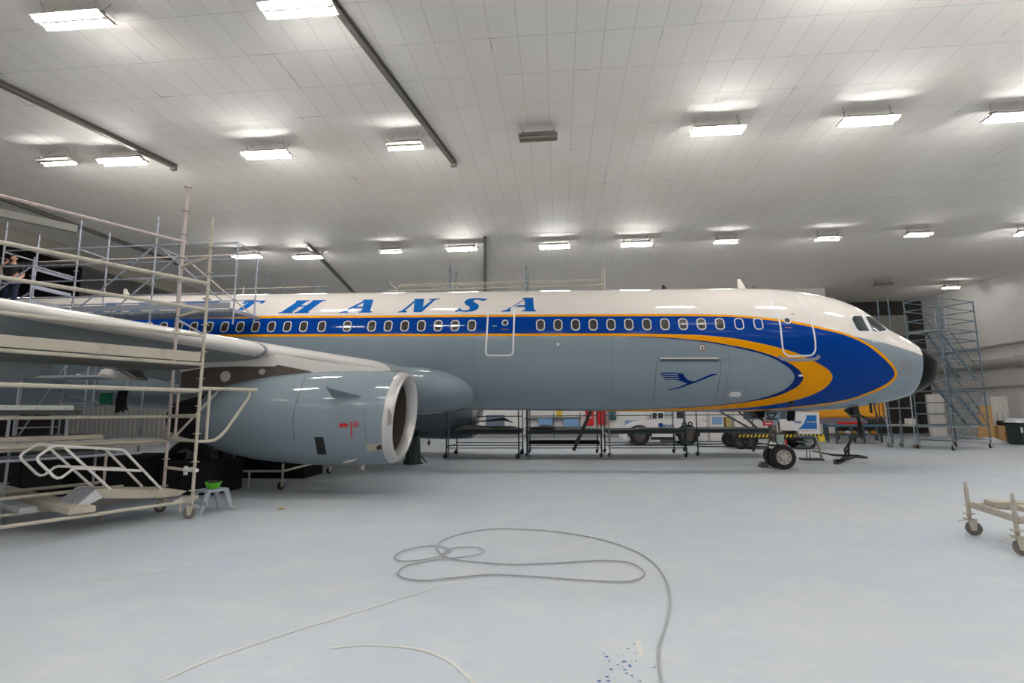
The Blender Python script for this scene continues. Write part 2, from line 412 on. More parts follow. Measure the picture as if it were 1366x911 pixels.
for p, st, lb in FX:
    c = on_floor(*p, 10.0)
    fixture('ceiling_light', lb, c.x, c.y, st, L=1.12 if st in ('half', 'off', 'dim') else 1.5)
# unseen lights: lamps of the same rows behind the camera, plus added fill
def add_unseen_light(x, y, e=1., z=10.0):
    ld = bpy.data.lights.new('unseen_light', 'AREA'); ld.shape = 'RECTANGLE'; ld.size = 1.5; ld.size_y = .25; ld.energy = LAMP*3.14*.22*e*.25; ld.color = (1., .985, .955)
    o = bpy.data.objects.new('unseen_light', ld); COL.objects.link(o); o.location = (x, y, z)
    u = bpy.data.objects.new('unseen_light', ld.copy()); COL.objects.link(u); u.data.energy = ld.energy*2.; u.location = (x, y, z-.9); u.rotation_euler = (PI, 0, 0)  # added upward fill that brightens the ceiling, no fixture behind it
for yy in (3.4, -2.3, -8.):
    for xx in (-14, -9.4, -4.8, -.3, 4.6, 9., 13.4, 18): add_unseen_light(xx, yy)
for xx in (6.5, 11., 15.5, 20.): add_unseen_light(xx, 9.1)
for xx in (18.5, 23.): add_unseen_light(xx, 14.8)
for q in ((26, 25.3), (26.5, 18), (26.5, 12), (27, 5)): add_unseen_light(*q, 1.2)  # added out of view to brighten the right wall
for q in ((-36, 30), (-36, 14), (-36, 0)): add_unseen_light(*q, 3., 13.6)  # unseen fill added to lighten the tail bay
wd = bpy.data.worlds.new('world'); SC.world = wd; wd.use_nodes = True
wd.node_tree.nodes['Background'].inputs[0].default_value = (.5, .52, .55, 1); wd.node_tree.nodes['Background'].inputs[1].default_value = .05
SC.view_settings.view_transform = 'Standard'; SC.view_settings.look = 'None'; SC.view_settings.gamma = 1; SC.view_settings.use_curve_mapping = False
SC.view_settings.exposure = 0.0

# ------------------------------------------------------------------ pipes on the right wall
def wpipe(z0, r, label, x=XR-.02, y0=22., y1=43.3):
    mbx = MB().cyl((x-r-.06, y0, z0), (x-r-.06, y1, z0), r, 14)
    yy = y0+1.2
    while yy < y1:
        mbx.box((x-r/2-.03, yy, z0), (r+.06, .06, r*2.3)); yy += 3.
    o = mbx.build('wall_pipe', M['pipe']); tag(o, label, 'pipe', 'pipes along the right wall')
wpipe(5.98, .09, 'upper pipe along the white right wall')
wpipe(4.78, .3, 'thick duct along the white right wall, below the upper pipe')
wpipe(3.26, .07, 'lowest thin pipe along the white right wall')
# ================================================================== AIRPLANE
YF, ZF, X0, TL = 17.6255, 3.9392, -.5238, .0159
XT, ZT = 11.9001, -.4866
TK = [0, .12, .35, .7, 1.2, 1.8, 2.5, 3.3, 4.2, 5.3, 7.0]; SK = [math.sqrt(t) for t in TK]
fU = pchip(SK, [0, .276, .390, .575, .888, 1.250, 1.870, 2.2, 2.372, 2.479, 2.503])
fL = pchip(SK, [0, .560, .744, .926, 1.115, 1.259, 1.382, 1.471, 1.522, 1.545, 1.571])
fA = pchip(SK, [0, .36, .62, .90, 1.18, 1.42, 1.61, 1.76, 1.87, 1.945, 1.975])
TAB = []
def _sec(t):
    s = math.sqrt(max(t, 0)); top = ZT+fU(s); bot = ZT-fL(s); a = fA(s)
    zc = ZT-ZT*min(max(t/5, 0), 1)**.8
    return top, bot, a, min(max(zc, bot+.3*(top-bot)), bot+.7*(top-bot))
for i in range(360): TAB.append(_sec(i*.02))
def sec(x):
    t = XT-x
    if t >= 7.16:
        top, bot, a, zc = TAB[-1]
        if t > 32:                                   # tail cone
            k = min((t-32)/14., 1); bot = bot+k*k*2.2; top = top-k*.5; a = a*(1-.75*k*k); zc = (top+bot)/2*k+zc*(1-k)
        return top, bot, a, zc
    if t < .02*1: return _sec(t)
    i = t/.02; j = int(i); w = i-j; A = TAB[j]; B = TAB[min(j+1, 359)]
    return tuple(p*(1-w)+q*w for p, q in zip(A, B))
class Fus:
    near = 11.0; far = 24.
    def pt(s, x, ph):
        top, bot, a, zc = sec(x); q = math.sin(ph)
        return V((x, YF-a*math.cos(ph), ZF+zc+((top-zc)*q if q > 0 else (zc-bot)*q)-TL*(x-X0)))
    def uv(s, p):
        top, bot, a, zc = sec(p.x); z = p.z-ZF+TL*(p.x-X0)-zc
        return p.x, math.atan2(z/((top-zc) if z > 0 else (zc-bot)), (YF-p.y)/a)
    def inside(s, p):
        if p.x >= XT-.0005: return False
        top, bot, a, zc = sec(p.x); z = p.z-ZF+TL*(p.x-X0)-zc
        h = (top-zc) if z > 0 else (zc-bot)
        return ((p.y-YF)/a)**2+(z/h)**2 < 1
class Nac:
    near = 8.; far = 16.; R = 1.09
    def __init__(s, cy=11.875):
        s.cy = cy
        tk = [0, .04, .12, .3, .55, 1., 1.6, 2.3, 3.0, 3.7, 4.3, 4.75]
        s.f = pchip(tk, [.93, .985, 1.02, 1.055, 1.075, 1.088, 1.092, 1.07, 1.02, .93, .80, .66]); s.xl = -3.54
    def cz(s, x): return 1.745
    def pt(s, x, ph):
        r = s.f(s.xl-x); return V((x, s.cy-r*math.cos(ph), s.cz(x)+r*math.sin(ph)))
    def uv(s, p): return p.x, math.atan2(p.z-s.cz(p.x), s.cy-p.y)
    def inside(s, p):
        if p.x > s.xl or p.x < s.xl-4.75: return False
        r = s.f(s.xl-p.x); return (p.y-s.cy)**2+(p.z-s.cz(p.x))**2 < r*r
def nrm(S, x, ph):
    e = 1e-3; a = S.pt(x+e, ph)-S.pt(x-e, ph); b = S.pt(x, ph+e)-S.pt(x, ph-e); n = b.cross(a)
    if n.length < 1e-12: return V((1, 0, 0))
    n.normalize()
    c = S.pt(x, ph); ax = V((x, getattr(S, 'cy', YF), ZF if S is FUS else S.cz(x)))
    return n if n.dot(c-ax) > 0 else -n
FUS = Fus(); NAC = Nac()
def hit(S, x, y, cy=478):
    for k in range(60):
        d = ray(x, y); t = S.near; p = None
        while t < S.far:
            if S.inside(EYE+d*t): p = t; break
            t += .06
        if p:
            lo, hi = p-.06, p
            for _ in range(22):
                mid = (lo+hi)/2
                if S.inside(EYE+d*mid): hi = mid
                else: lo = mid
            return S.uv(EYE+d*hi)
        y += .25 if y < cy else -.25; x -= .12
    raise RuntimeError('miss %s %s' % (x, y))
def smooth_px(P, step=2.5, closed=False):
    out = []; n = len(P)
    for i in range(n if closed else n-1):
        if closed: p0, p1, p2, p3 = P[i-1], P[i], P[(i+1) % n], P[(i+2) % n]
        else: p0, p1, p2, p3 = P[max(i-1, 0)], P[i], P[i+1], P[min(i+2, n-1)]
        L = math.hypot(p2[0]-p1[0], p2[1]-p1[1]); k = max(1, int(L/step))
        # centripetal-ish: limit tangents by segment length
        l0 = max(math.hypot(p1[0]-p0[0], p1[1]-p0[1]), 1e-6); l2 = max(math.hypot(p3[0]-p2[0], p3[1]-p2[1]), 1e-6)
        m1 = [((p1[c]-p0[c])/l0*L+(p2[c]-p1[c]))/2 if (i > 0 or closed) else p2[c]-p1[c] for c in (0, 1)]
        m2 = [((p2[c]-p1[c])+(p3[c]-p2[c])/l2*L)/2 if (i < n-2 or closed) else p2[c]-p1[c] for c in (0, 1)]
        for j in range(k):
            t = j/k; a = 2*t**3-3*t*t+1; b = t**3-2*t*t+t; c_ = -2*t**3+3*t*t; d = t**3-t*t
            out.append(tuple(a*p1[q]+b*m1[q]+c_*p2[q]+d*m2[q] for q in (0, 1)))
    if not closed: out.append(P[-1])
    return out
def lin_px(P, step=2.5, closed=True):
    out = []; n = len(P)
    for i in range(n if closed else n-1):
        a = P[i]; b = P[(i+1) % n]; k = max(1, int(math.hypot(b[0]-a[0], b[1]-a[1])/step))
        out += [(a[0]+(b[0]-a[0])*j/k, a[1]+(b[1]-a[1])*j/k) for j in range(k)]
    if not closed: out.append(P[-1])
    return out
def curve_uv(S, P, ext=None):
    uv = [hit(S, *p) for p in smooth_px(P)]
    if ext is not None: uv = [(ext, uv[0][1])]+[(ext+(uv[0][0]-ext)*j/60, uv[0][1]) for j in range(1, 60)]+uv
    return uv
def resample(S, uv, n):
    pts = [S.pt(*q) for q in uv]; L = [0]
    for a, b in zip(pts, pts[1:]): L.append(L[-1]+(b-a).length)
    out = []; j = 0
    for i in range(n):
        s = L[-1]*i/(n-1)
        while j < len(L)-2 and s > L[j+1]: j += 1
        w = (s-L[j])/max(L[j+1]-L[j], 1e-9)
        out.append(tuple(uv[j][c]*(1-w)+uv[j+1][c]*w for c in (0, 1)))
    return out
def strip(S, A, B, n, m_, off, name, mt, parent):
    A = resample(S, A, n); B = resample(S, B, n); mb = MB(); rows = []; nn = []
    for a, b in zip(A, B):
        r = []
        for j in range(m_+1):
            w = j/m_; x = a[0]*(1-w)+b[0]*w; ph = a[1]*(1-w)+b[1]*w; k = nrm(S, x, ph)
            r.append(S.pt(x, ph)+k*off); nn.append(k)
        rows.append(r)
    mb.grid(rows)
    # wind the faces outward
    f = mb.f[0]; p = [mb.v[i] for i in f]
    if (p[1]-p[0]).cross(p[2]-p[0]).dot(nn[0]) < 0: mb.f = [q[::-1] for q in mb.f]
    return mb.build(name, mt, parent, normals=[tuple(k) for k in nn])
def poly_uv(S, polys, off, name, mt, parent, cell=.12, thick=0.):
    bm = bmesh.new(); RS = 2.0
    for uv in polys:
        vs = [bm.verts.new((x, ph*RS, 0)) for x, ph in uv]
        bm.faces.new(vs)
    bmesh.ops.triangulate(bm, faces=bm.faces[:], ngon_method='EAR_CLIP')
    xs = [v.co.x for v in bm.verts]; ys = [v.co.y for v in bm.verts]
    for ax, lo, hi in ((0, min(xs), max(xs)), (1, min(ys), max(ys))):
        q = lo+cell
        while q < hi:
            bmesh.ops.bisect_plane(bm, geom=bm.verts[:]+bm.edges[:]+bm.faces[:], plane_co=(q, 0, 0) if ax == 0 else (0, q, 0), plane_no=(1, 0, 0) if ax == 0 else (0, 1, 0), dist=1e-5)
            q += cell
    bmesh.ops.triangulate(bm, faces=[f for f in bm.faces if len(f.verts) > 4])
    bm.verts.index_update(); mb = MB(); nn = []
    for v in bm.verts:
        k = nrm(S, v.co.x, v.co.y/RS); mb.v.append(S.pt(v.co.x, v.co.y/RS)+k*off); nn.append(k)
    for f in bm.faces:
        q = tuple(v.index for v in f.verts); p = [mb.v[i] for i in q]
        if (p[1]-p[0]).cross(p[2]-p[0]).dot(nn[q[0]]) < 0: q = q[::-1]
        mb.f.append(q); mb.mi.append(0)
    bm.free()
    return mb.build(name, mt, parent, normals=[tuple(k) for k in nn])
def poly(S, pxs, off, name, mt, parent, step=2., cell=.12): return poly_uv(S, [[hit(S, *p) for p in lin_px(P, step)] for P in pxs], off, name, mt, parent, cell)
def ribbon(S, uv, w, off, name, mt, parent, closed=False, smooth=True):
    n = len(uv); rows = []; nn = []
    P = [S.pt(*q) for q in uv]; K = [nrm(S, *q) for q in uv]
    for i in range(n):
        t = (P[(i+1) % n]-P[i-1]) if closed else P[min(i+1, n-1)]-P[max(i-1, 0)]
        sd = K[i].cross(t).normalized()
        rows.append([P[i]+K[i]*off-sd*w/2, P[i]+K[i]*off+sd*w/2]); nn += [K[i], K[i]]
    if closed: rows.append(rows[0]); nn += nn[:2]
    mb = MB().grid(rows); f = mb.f[0]; p = [mb.v[i] for i in f]
    if (p[1]-p[0]).cross(p[2]-p[0]).dot(nn[0]) < 0: mb.f = [q[::-1] for q in mb.f]
    return mb.build(name, mt, parent, normals=[tuple(k) for k in nn])
def rib_px(S, P, w, off, name, mt, parent, closed=False, smooth=False):
    q = smooth_px(P, 2, closed) if smooth else lin_px(P, 2, closed)
    return ribbon(S, [hit(S, *p) for p in q], w, off, name, mt, parent, closed)

plane = thing('airliner', 'white, blue and yellow passenger airliner with grey belly filling the hangar', 'airplane', (0, YF, 0))

# ---- fuselage skin: white above, grey below one paint edge
nose_edge = [S_ for S_ in (FUS.pt(*hit(FUS, 1128.5, 443.6)), FUS.pt(*hit(FUS, 1180, 457.4)), FUS.pt(*hit(FUS, 1229, 470.4)))]
def node_fuselage():
    mt = bpy.data.materials.new('fuselage_paint'); mt.use_nodes = True; nt = mt.node_tree; N = nt.nodes; L = nt.links; b = N['Principled BSDF']
    tc = N.new('ShaderNodeTexCoord'); sp = N.new('ShaderNodeSeparateXYZ'); L.new(tc.outputs['Object'], sp.inputs[0])
    def mth(op, a, c):
        n = N.new('ShaderNodeMath'); n.operation = op
        for i, q in ((0, a), (1, c)):
            if isinstance(q, (int, float)): n.inputs[i].default_value = q
            else: L.new(q, n.inputs[i])
        return n.outputs[0]
    a, c, e = nose_edge
    k1 = (c.z-a.z)/(c.x-a.x); k2 = (e.z-c.z)/(e.x-c.x)
    l1 = mth('ADD', mth('MULTIPLY', mth('SUBTRACT', sp.outputs[0], a.x), k1), a.z)
    l2 = mth('ADD', mth('MULTIPLY', mth('SUBTRACT', sp.outputs[0], c.x), k2), c.z)
    l3 = mth('ADD', mth('MULTIPLY', mth('SUBTRACT', sp.outputs[0], X0), -TL), ZF+.5)
    edge = mth('MINIMUM', mth('MINIMUM', l1, l2), l3)
    f = mth('GREATER_THAN', sp.outputs[2], edge)
    nz = N.new('ShaderNodeTexNoise'); nz.inputs['Scale'].default_value = 1.2; L.new(tc.outputs['Object'], nz.inputs['Vector'])
    g = N.new('ShaderNodeMix'); g.data_type = 'RGBA'; L.new(nz.outputs['Fac'], g.inputs[0]); g.inputs[6].default_value = (*lin((130, 144, 154)), 1); g.inputs[7].default_value = (*lin((134, 148, 158)), 1)
    x = N.new('ShaderNodeMix'); x.data_type = 'RGBA'; L.new(f, x.inputs[0]); L.new(g.outputs[2], x.inputs[6]); x.inputs[7].default_value = (*lin((226, 219, 212)), 1)
    L.new(x.outputs[2], b.inputs['Base Color']); b.inputs['Roughness'].default_value = .07; b.inputs['Specular IOR Level'].default_value = .42
    return mt
MF = node_fuselage()
XRAD = FUS.pt(*hit(FUS, 1231.5, 490)).x
def rings(xs, n=96):
    return [[FUS.pt(x, 2*PI*j/n) for j in range(n)] for x in xs]
xs = [XRAD-.02*i for i in range(6)]+[XRAD-.15-.06*i for i in range(100)]
while xs[-1] > -33.5: xs.append(xs[-1]-.4)
mb = MB(); mb.grid(rings(xs), 0, True)
fus = mb.build('fuselage', MF, plane, smooth=60)
mb = MB(); t0 = XT-XRAD
rr = rings([XT-t0*(i/16)**2 for i in range(1, 17)])
mb.grid(rr, 0, True); tip = len(mb.v); mb.v.append(FUS.pt(XT-1e-5, 0)); n = 96
for j in range(n): mb.f.append((tip, j, (j+1) % n)); mb.mi.append(0)
mb.build('radome', M['radome'], plane, smooth=60)

# ---- livery
TYO = [(330,421.8),(520,420.8),(700,419.5),(800,419.1),(900,419),(940,419.3),(980,420.4),(1035,425.3),(1058,428.5),(1089.3,434.8),(1128.5,445),(1154.6,456.2),(1173.5,468.3),(1184.5,478.6),(1192.3,487.3),(1196.8,496.5),(1196.2,502.5),(1190.5,510),(1181,516.6),(1170,521.8),(1154.6,527.3),(1136,533.3),(1117.3,537.2),(1098.7,540.2),(1070.8,543.3),(1035.7,546.6),(1000,548.2),(960,548.6)]
TYI = [(330,424.6),(520,423.6),(700,422.5),(800,422),(900,421.8),(940,422.1),(980,423),(1035,428.3),(1058,431.5),(1089.3,437.9),(1128.5,447.7),(1154.6,459.4),(1169.6,470.2),(1180.7,479.9),(1188.2,488),(1193.2,496.7),(1192.9,501.4),(1187.3,507.9),(1178.5,514),(1167.7,519.3),(1153.7,525),(1135.4,531.4),(1117,535.3),(1098.7,538.2),(1070.8,541.5),(1035.7,544.8),(1000,547),(960,548)]
YCO = [(330,446),(520,445.4),(700,445),(800,444.8),(860,445),(895,445.9),(930,446.8),(947.8,448),(983,452),(1009,456.8),(1035.7,463),(1063.8,471.4),(1083,480.5),(1096,487.2),(1106,494.2),(1110.6,501.7),(1108,509.4),(1100.6,517),(1089.6,523.6),(1076.4,529.1),(1058.8,534.2),(1036.9,538.4),(1004,542.8),(960,546)]
YCI = [(330,449.2),(520,448.5),(700,448.2),(800,448.2),(860,449),(895,450.6),(930,453.8),(947.8,455.7),(974,460.3),(1000.5,465.5),(1018,470.2),(1037.5,477),(1046,480.8),(1058.5,487.6),(1067.3,495.1),(1071.5,502),(1070.5,507.6),(1063.8,515.3),(1053,521.5),(1041,526.6),(1023.4,531.4),(1004,535),(974,539),(930,542.6),(895,544.7),(860,546.1),(800,547.4)]
GRE = [(840,449),(860,449.9),(895,451.8),(930,455.2),(947.8,457.4),(972,461.9),(1000,468),(1018,472.8),(1035.7,480),(1046,486.4),(1055,493.6),(1059.6,501.3),(1058.5,507.4),(1053,514.5),(1044.5,520.6),(1030.4,526.6),(1018,530.3),(1004,533.6),(983,537),(950,540.4),(930,542),(895,544.4),(860,546)]
XE = -30.
uTO = curve_uv(FUS, TYO, XE); uTI = curve_uv(FUS, TYI, XE)
strip(FUS, uTO, uTI, 900, 2, .004, 'yellow_stripe', M['yellow'], plane)['label'] = 'thin yellow line edging the blue band'
uCO = curve_uv(FUS, YCO, XE); uCI = curve_uv(FUS, YCI, XE)
strip(FUS, uTI, uCO, 700, 26, .003, 'blue_band', M['blue'], plane)
uCO2 = curve_uv(FUS, YCO+[(930,547.4),(880,548.2),(800,548.8)], XE)
strip(FUS, uCO2, uCI, 900, 8, .0055, 'yellow_crescent', M['yellow'], plane)['label'] = 'yellow stripe swelling into a crescent under the front door'
k0 = [q for q in YCI if q[0] >= 860 or YCI.index(q) > 20][:-1]
strip(FUS, curve_uv(FUS, [(840, 448.7)]+k0), curve_uv(FUS, GRE), 300, 4, .0045, 'blue_crescent', M['navy'], plane)

# ---- lettering (traced glyph by glyph onto the skin)
def off(P, ox, oy, s): return [(ox+x/s, oy+y/s) for x, y in P]
G = 9.757
glyphs = {
 'T': [(310,390,[(230,118),(330,110),(120,262),(150,262),(143,272),(-22,272),(-8,262),(12,262)]),(310,390,[(175,110),(335,108),(325,124),(205,130),(165,150),(122,150)]),(310,390,[(322,108),(447,108),(398,143),(352,147),(372,126),(318,126)])],
 'H': [(310,390,[(835,105),(1015,103),(1000,118),(965,122),(780,255),(792,262),(780,272),(593,272),(605,260),(640,255),(835,125),(825,117)]),(310,390,[(1055,101),(1230,99),(1212,111),(1170,118),(985,255),(1003,258),(990,272),(798,272),(815,258),(850,250),(1035,122),(1040,112)]),(310,390,[(895,170),(1000,171),(975,188),(870,188)])],
 'A': [(440,390,[(428,104),(470,102),(440,135),(230,243),(240,252),(230,268),(115,268),(130,254),(165,250),(440,112)]),(440,390,[(450,93),(567,93),(525,245),(553,247),(540,265),(365,265),(378,250),(412,245),(440,140),(437,118),(428,104)]),(440,390,[(330,187),(425,185),(420,207),(280,207)])],
 'N': [(440,390,[(1092,90),(1130,92),(1100,135),(975,240),(1005,246),(995,262),(878,262),(893,250),(932,243),(1108,103)]),(440,390,[(1098,86),(1230,84),(1212,195),(1195,258),(1088,258),(1103,130),(1108,100)]),(440,390,[(1292,88),(1434,80),(1420,92),(1372,98),(1195,258),(1183,235),(1215,190),(1330,102),(1295,99)])],
 'S': [(590,390,[(600,78),(545,110),(520,110),(500,99),(440,95),(407,105),(410,125),(460,150),(479,180),(470,205),(435,235),(380,250),(290,255),(215,246),(190,253),(161,252),(205,206),(240,206),(250,228),(290,238),(340,228),(362,208),(350,185),(302,160),(287,135),(298,108),(340,86),(410,76),(500,78),(545,85)])],
 'A2': [(590,390,[(1040,80),(1075,72),(1072,98),(925,185),(882,215),(893,240),(883,252),(766,252),(778,240),(822,232),(1060,95)]),(590,390,[(1045,72),(1183,70),(1195,228),(1227,230),(1215,250),(1031,250),(1045,235),(1077,230),(1072,98),(1060,90)]),(590,390,[(985,168),(1074,168),(1076,190),(940,190)])],
 'F': [(0,0,[(242,402.8),(294,402.4),(287,407),(279,407),(281,404.6),(250,404.8)]),(0,0,[(256,403),(270,403),(247,417.6),(252,417.6),(251,418.8),(230,418.8),(231,417.6),(235,417.6)]),(0,0,[(256,409.4),(272,409.2),(268,411.8),(252,411.8)])],
 'U': [(0,0,[(186,403.2),(208,403),(207,404.2),(201,404.4),(187,414),(190,416.4),(200,416.2),(208,413.4),(221,404.2),(215,404),(216,403),(232,402.8),(231,404),(226,404.2),(212,414.6),(200,419.2),(184,419.2),(172,416.6),(174,413),(189,404.4),(185,404.4)])],
 'L': [(0,0,[(142,404),(164,403.8),(163,405),(158,405.2),(136,417.6),(150,417.4),(162,412.6),(166,412.6),(156,419.6),(114,419.8),(115,418.6),(122,418.2),(144,405.4),(141,405.2)])],
}
for ch, ps in glyphs.items():
    poly(FUS, [off(P, ox, oy, G if ox else 1) for ox, oy, P in ps], .005, 'letter', M['letter'], plane, 1.5)['label'] = 'blue slanted letter %s' % ch[0]
CRN = 11.39
crane = [[(380,312),(470,322),(490,360),(520,398),(560,425),(610,437),(660,432),(720,405),(800,370),(900,330),(985,325),(990,335),(930,350),(870,372),(760,418),(660,457),(560,492),(450,532),(350,557),(250,570),(240,560),(330,547),(400,527),(470,502),(525,470),(440,437),(415,400)],
 [(105,322),(180,308),(290,304),(390,310),(395,326),(280,323),(130,333)], [(135,345),(250,336),(397,343),(402,358),(280,353),(150,362)], [(160,378),(280,368),(402,370),(412,386),(290,383),(175,392)], [(188,405),(300,398),(422,406),(440,437),(370,418),(290,411),(200,419)]]
poly(FUS, [off(P, 870, 470, CRN) for P in crane], .005, 'crane_emblem', M['navy'], plane, 1.)

# ---- cabin windows
def rrect(hw, hh, r, n=6):
    out = []
    for cx, cy, a0 in ((hw-r, hh-r, 0), (-hw+r, hh-r, 90), (-hw+r, -hh+r, 180), (hw-r, -hh+r, 270)):
        for i in range(n+1):
            a = math.radians(a0+90*i/n); out.append((cx+r*math.cos(a), cy+r*math.sin(a)))
    return out
def cab_window(x, zoff=0., plug=False, nm='cabin_window'):
    top, bot, a, zc = sec(x); ph0 = math.asin(min(.95, (.545+zoff-zc)/(top-zc)))
    e = 1e-3; sl = (FUS.pt(x, ph0+e)-FUS.pt(x, ph0-e)).length/(2*e)
    def loop(hw, hh, r): return [(x+u, ph0+v/sl) for u, v in rrect(hw, hh, r)]
    o1 = loop(.137, .192, .115); o2 = loop(.104, .157, .088); n = len(o1); vs = []; nn = []
    mb = MB()
    for q, of in ((o1, .004), ([(a_[0]*.5+b_[0]*.5, a_[1]*.5+b_[1]*.5) for a_, b_ in zip(o1, o2)], .009), (o2, .005)):
        mb.v += [FUS.pt(*w)+nrm(FUS, *w)*of for w in q]
    for k in range(2):
        for j in range(n): mb.f.append((k*n+j, k*n+(j+1) % n, (k+1)*n+(j+1) % n, (k+1)*n+j)); mb.mi.append(0)
    fr = mb.build(nm, M['frame'], plane, smooth=70)
    if not plug: poly_uv(FUS, [o2], .006, 'pane', M['glass'], fr, .1)
    return fr
xw = [X0+.533*k for k in range(11)]+[X0-.533*(4+k) for k in range(7)]
for k in (11, 12): cab_window(X0+.533*k+.02*(k-10), 0, True, 'window_plug')['label'] = 'blanked window outline painted over in blue'
for px, py in ((463.2, 434.8), (429.3, 435.2), (404.9, 435.4), (383.3, 435.5), (362.2, 435.6), (341.1, 435.7), (320.4, 435.8), (299.7, 435.9)): xw.append(hit(FUS, px, py)[0])
x = xw[-1]
for k in range(1, 16): xw.append(x-.533*k)
for x in xw: cab_window(x)

# ---- doors
def disc(S, px, py, r, of, name, mt, parent, ring=None):
    x, ph = hit(S, px, py); e = 1e-3; sl = (S.pt(x, ph+e)-S.pt(x, ph-e)).length/(2*e)
    L = [(x+r*math.cos(2*PI*i/20), ph+r*math.sin(2*PI*i/20)/sl) for i in range(20)]
    if ring: return ribbon(S, L, ring, of, name, mt, parent, True)
    return poly_uv(S, [L], of, name, mt, parent, .2)
def rpath(P, r):
    out = []; n = len(P)
    for i in range(n):
        a, b, c = P[i-1], P[i], P[(i+1) % n]
        def to(p, q, d):
            L = math.hypot(q[0]-p[0], q[1]-p[1]); return (p[0]+(q[0]-p[0])*d/L, p[1]+(q[1]-p[1])*d/L)
        s, t = to(b, a, r), to(b, c, r)
        for j in range(6):
            w = j/5; out.append(((1-w)**2*s[0]+2*w*(1-w)*b[0]+w*w*t[0], (1-w)**2*s[1]+2*w*(1-w)*b[1]+w*w*t[1]))
    return out
d2 = rib_px(FUS, rpath([(651.6, 409.4), (686.4, 409.4), (684.2, 474), (647.8, 474)], 5.5), .055, .0075, 'passenger_door', M['line'], plane, True)
disc(FUS, 674.2, 430.5, .075, .007, 'door_window', M['glass'], d2); disc(FUS, 673.8, 430.5, .088, .009, 'door_window_ring', M['line'], d2, .03)
rib_px(FUS, [(668.5, 439.3), (678.5, 439.3)], .02, .008, 'door_placard', M['dred'], d2)
rib_px(FUS, [(656.5, 434.6), (663, 435.2)], .045, .008, 'door_placard', mat('placard_green', (92, 150, 160), .5), d2)
rib_px(FUS, [(646.5, 477), (688, 477)], .05, .012, 'door_sill', M['winggrey'], d2)
d1 = rib_px(FUS, [(1026.2,394.9),(1044,394.9),(1063.7,395.1),(1070,404.3),(1076.7,416.3),(1082.5,430.9),(1086.1,445.5),(1087.7,460.1),(1087,468.4),(1082.5,473.4),(1068,474.3),(1051.7,474.5),(1046,470.5),(1043.9,462.2),(1042.3,447.6),(1040.2,430.9),(1036.1,417.3),(1030.3,404.8)], .05, .0075, 'passenger_door', M['line'], plane, True, True)
disc(FUS, 1050, 427.4, .08, .007, 'door_window', M['glass'], d1); disc(FUS, 1050, 427.4, .095, .009, 'door_window_ring', M['line'], d1, .03)
rib_px(FUS, [(1047, 436.5), (1057, 437.6)], .03, .008, 'door_placard', M['dred'], d1)
rib_px(FUS, [(1055, 418.8), (1059.5, 419.2)], .025, .008, 'door_placard', M['red'], d1)
rib_px(FUS, [(1038.5, 474.5), (1043, 478.2), (1050, 479.3), (1082, 479.3), (1089, 478), (1092.5, 474.2)], .1, .02, 'door_sill', mat('sill_metal', (150, 146, 148), .35, metal=.3), d1, False, True)
cg = rib_px(FUS, [(879.5,477.5),(875.6,485),(874.2,509.5),(871,539.4)], .014, .004, 'cargo_door', M['seam'], plane)
rib_px(FUS, [(959.4,477.6),(961.7,483),(960.4,500.7),(957,522.7),(953,539.4)], .014, .004, 'cargo_door_seam', M['seam'], cg)
rib_px(FUS, [(880.5, 477.6), (958.5, 477.6)], .05, .035, 'cargo_door_rail', M['frame'], cg)
rib_px(FUS, [(880.5, 480.6), (958.5, 480.6)], .075, .02, 'cargo_door_hinge', M['seam'], cg)
rp = rib_px(FUS, rpath([(970.3,516.2),(995.8,516.2),(991,534.3),(965.3,534.3)], 2), .014, .005, 'access_panel', M['dred'], plane, True)
poly(FUS, [[(973,524.5),(976,522.6),(986,522.6),(989,525),(987.5,528.4),(984,529.4),(975.5,529.4),(972.8,527.6)]], .006, 'access_plate', M['frame'], rp)
np_ = rib_px(FUS, rpath([(1200.5,480.5),(1213.8,480.5),(1214.3,499.3),(1200,499.3)], 3), .014, .005, 'access_panel', M['dred'], plane, True)
rib_px(FUS, [(1204.6,484.3),(1210.4,484.3),(1210.4,493.2),(1204.4,493.2)], .016, .006, 'static_port', M['dred'], np_, True)
pt_ = disc(FUS, 936.8, 463.6, .075, .006, 'service_port', M['frame'], plane); disc(FUS, 936.8, 463.6, .09, .008, 'port_ring', M['dred'], pt_, .025); disc(FUS, 936.8, 463.8, .028, .008, 'port_hole', M['black'], pt_)
for px, py in ((744.5, 459.2),): disc(FUS, px, py, .045, .006, 'service_port', M['frame'], plane)
for X_ in (-6., -2.6, 1.6, 5.0):   # faint skin joints
    ribbon(FUS, [(X_, -1.2+i*.06) for i in range(22)], .006, .003, 'skin_joint', M['seam'], plane)

# ---- cockpit windows
cf = poly(FUS, [[(1133.4,421.5),(1136.5,419.3),(1160,420.3),(1172,430),(1184,439.6),(1182,443.2),(1172,445),(1145,444.4),(1140,440)]], .006, 'cockpit_window_surround', M['line'], plane, 1.)
poly(FUS, [[(1138.5,421.6),(1148.8,421.7),(1159.4,441.4),(1146.2,441.5),(1143,438.8),(1136.4,425.6)]], .011, 'cockpit_side_window', M['cglass'], plane, 1.)
poly(FUS, [[(1154.3,422.2),(1162,422.8),(1167,426.5),(1174.5,432.5),(1183,440.3),(1172.6,442.4),(1166.8,442.4),(1163.8,440.4)]], .011, 'cockpit_windscreen', M['cglass'], plane, 1.)

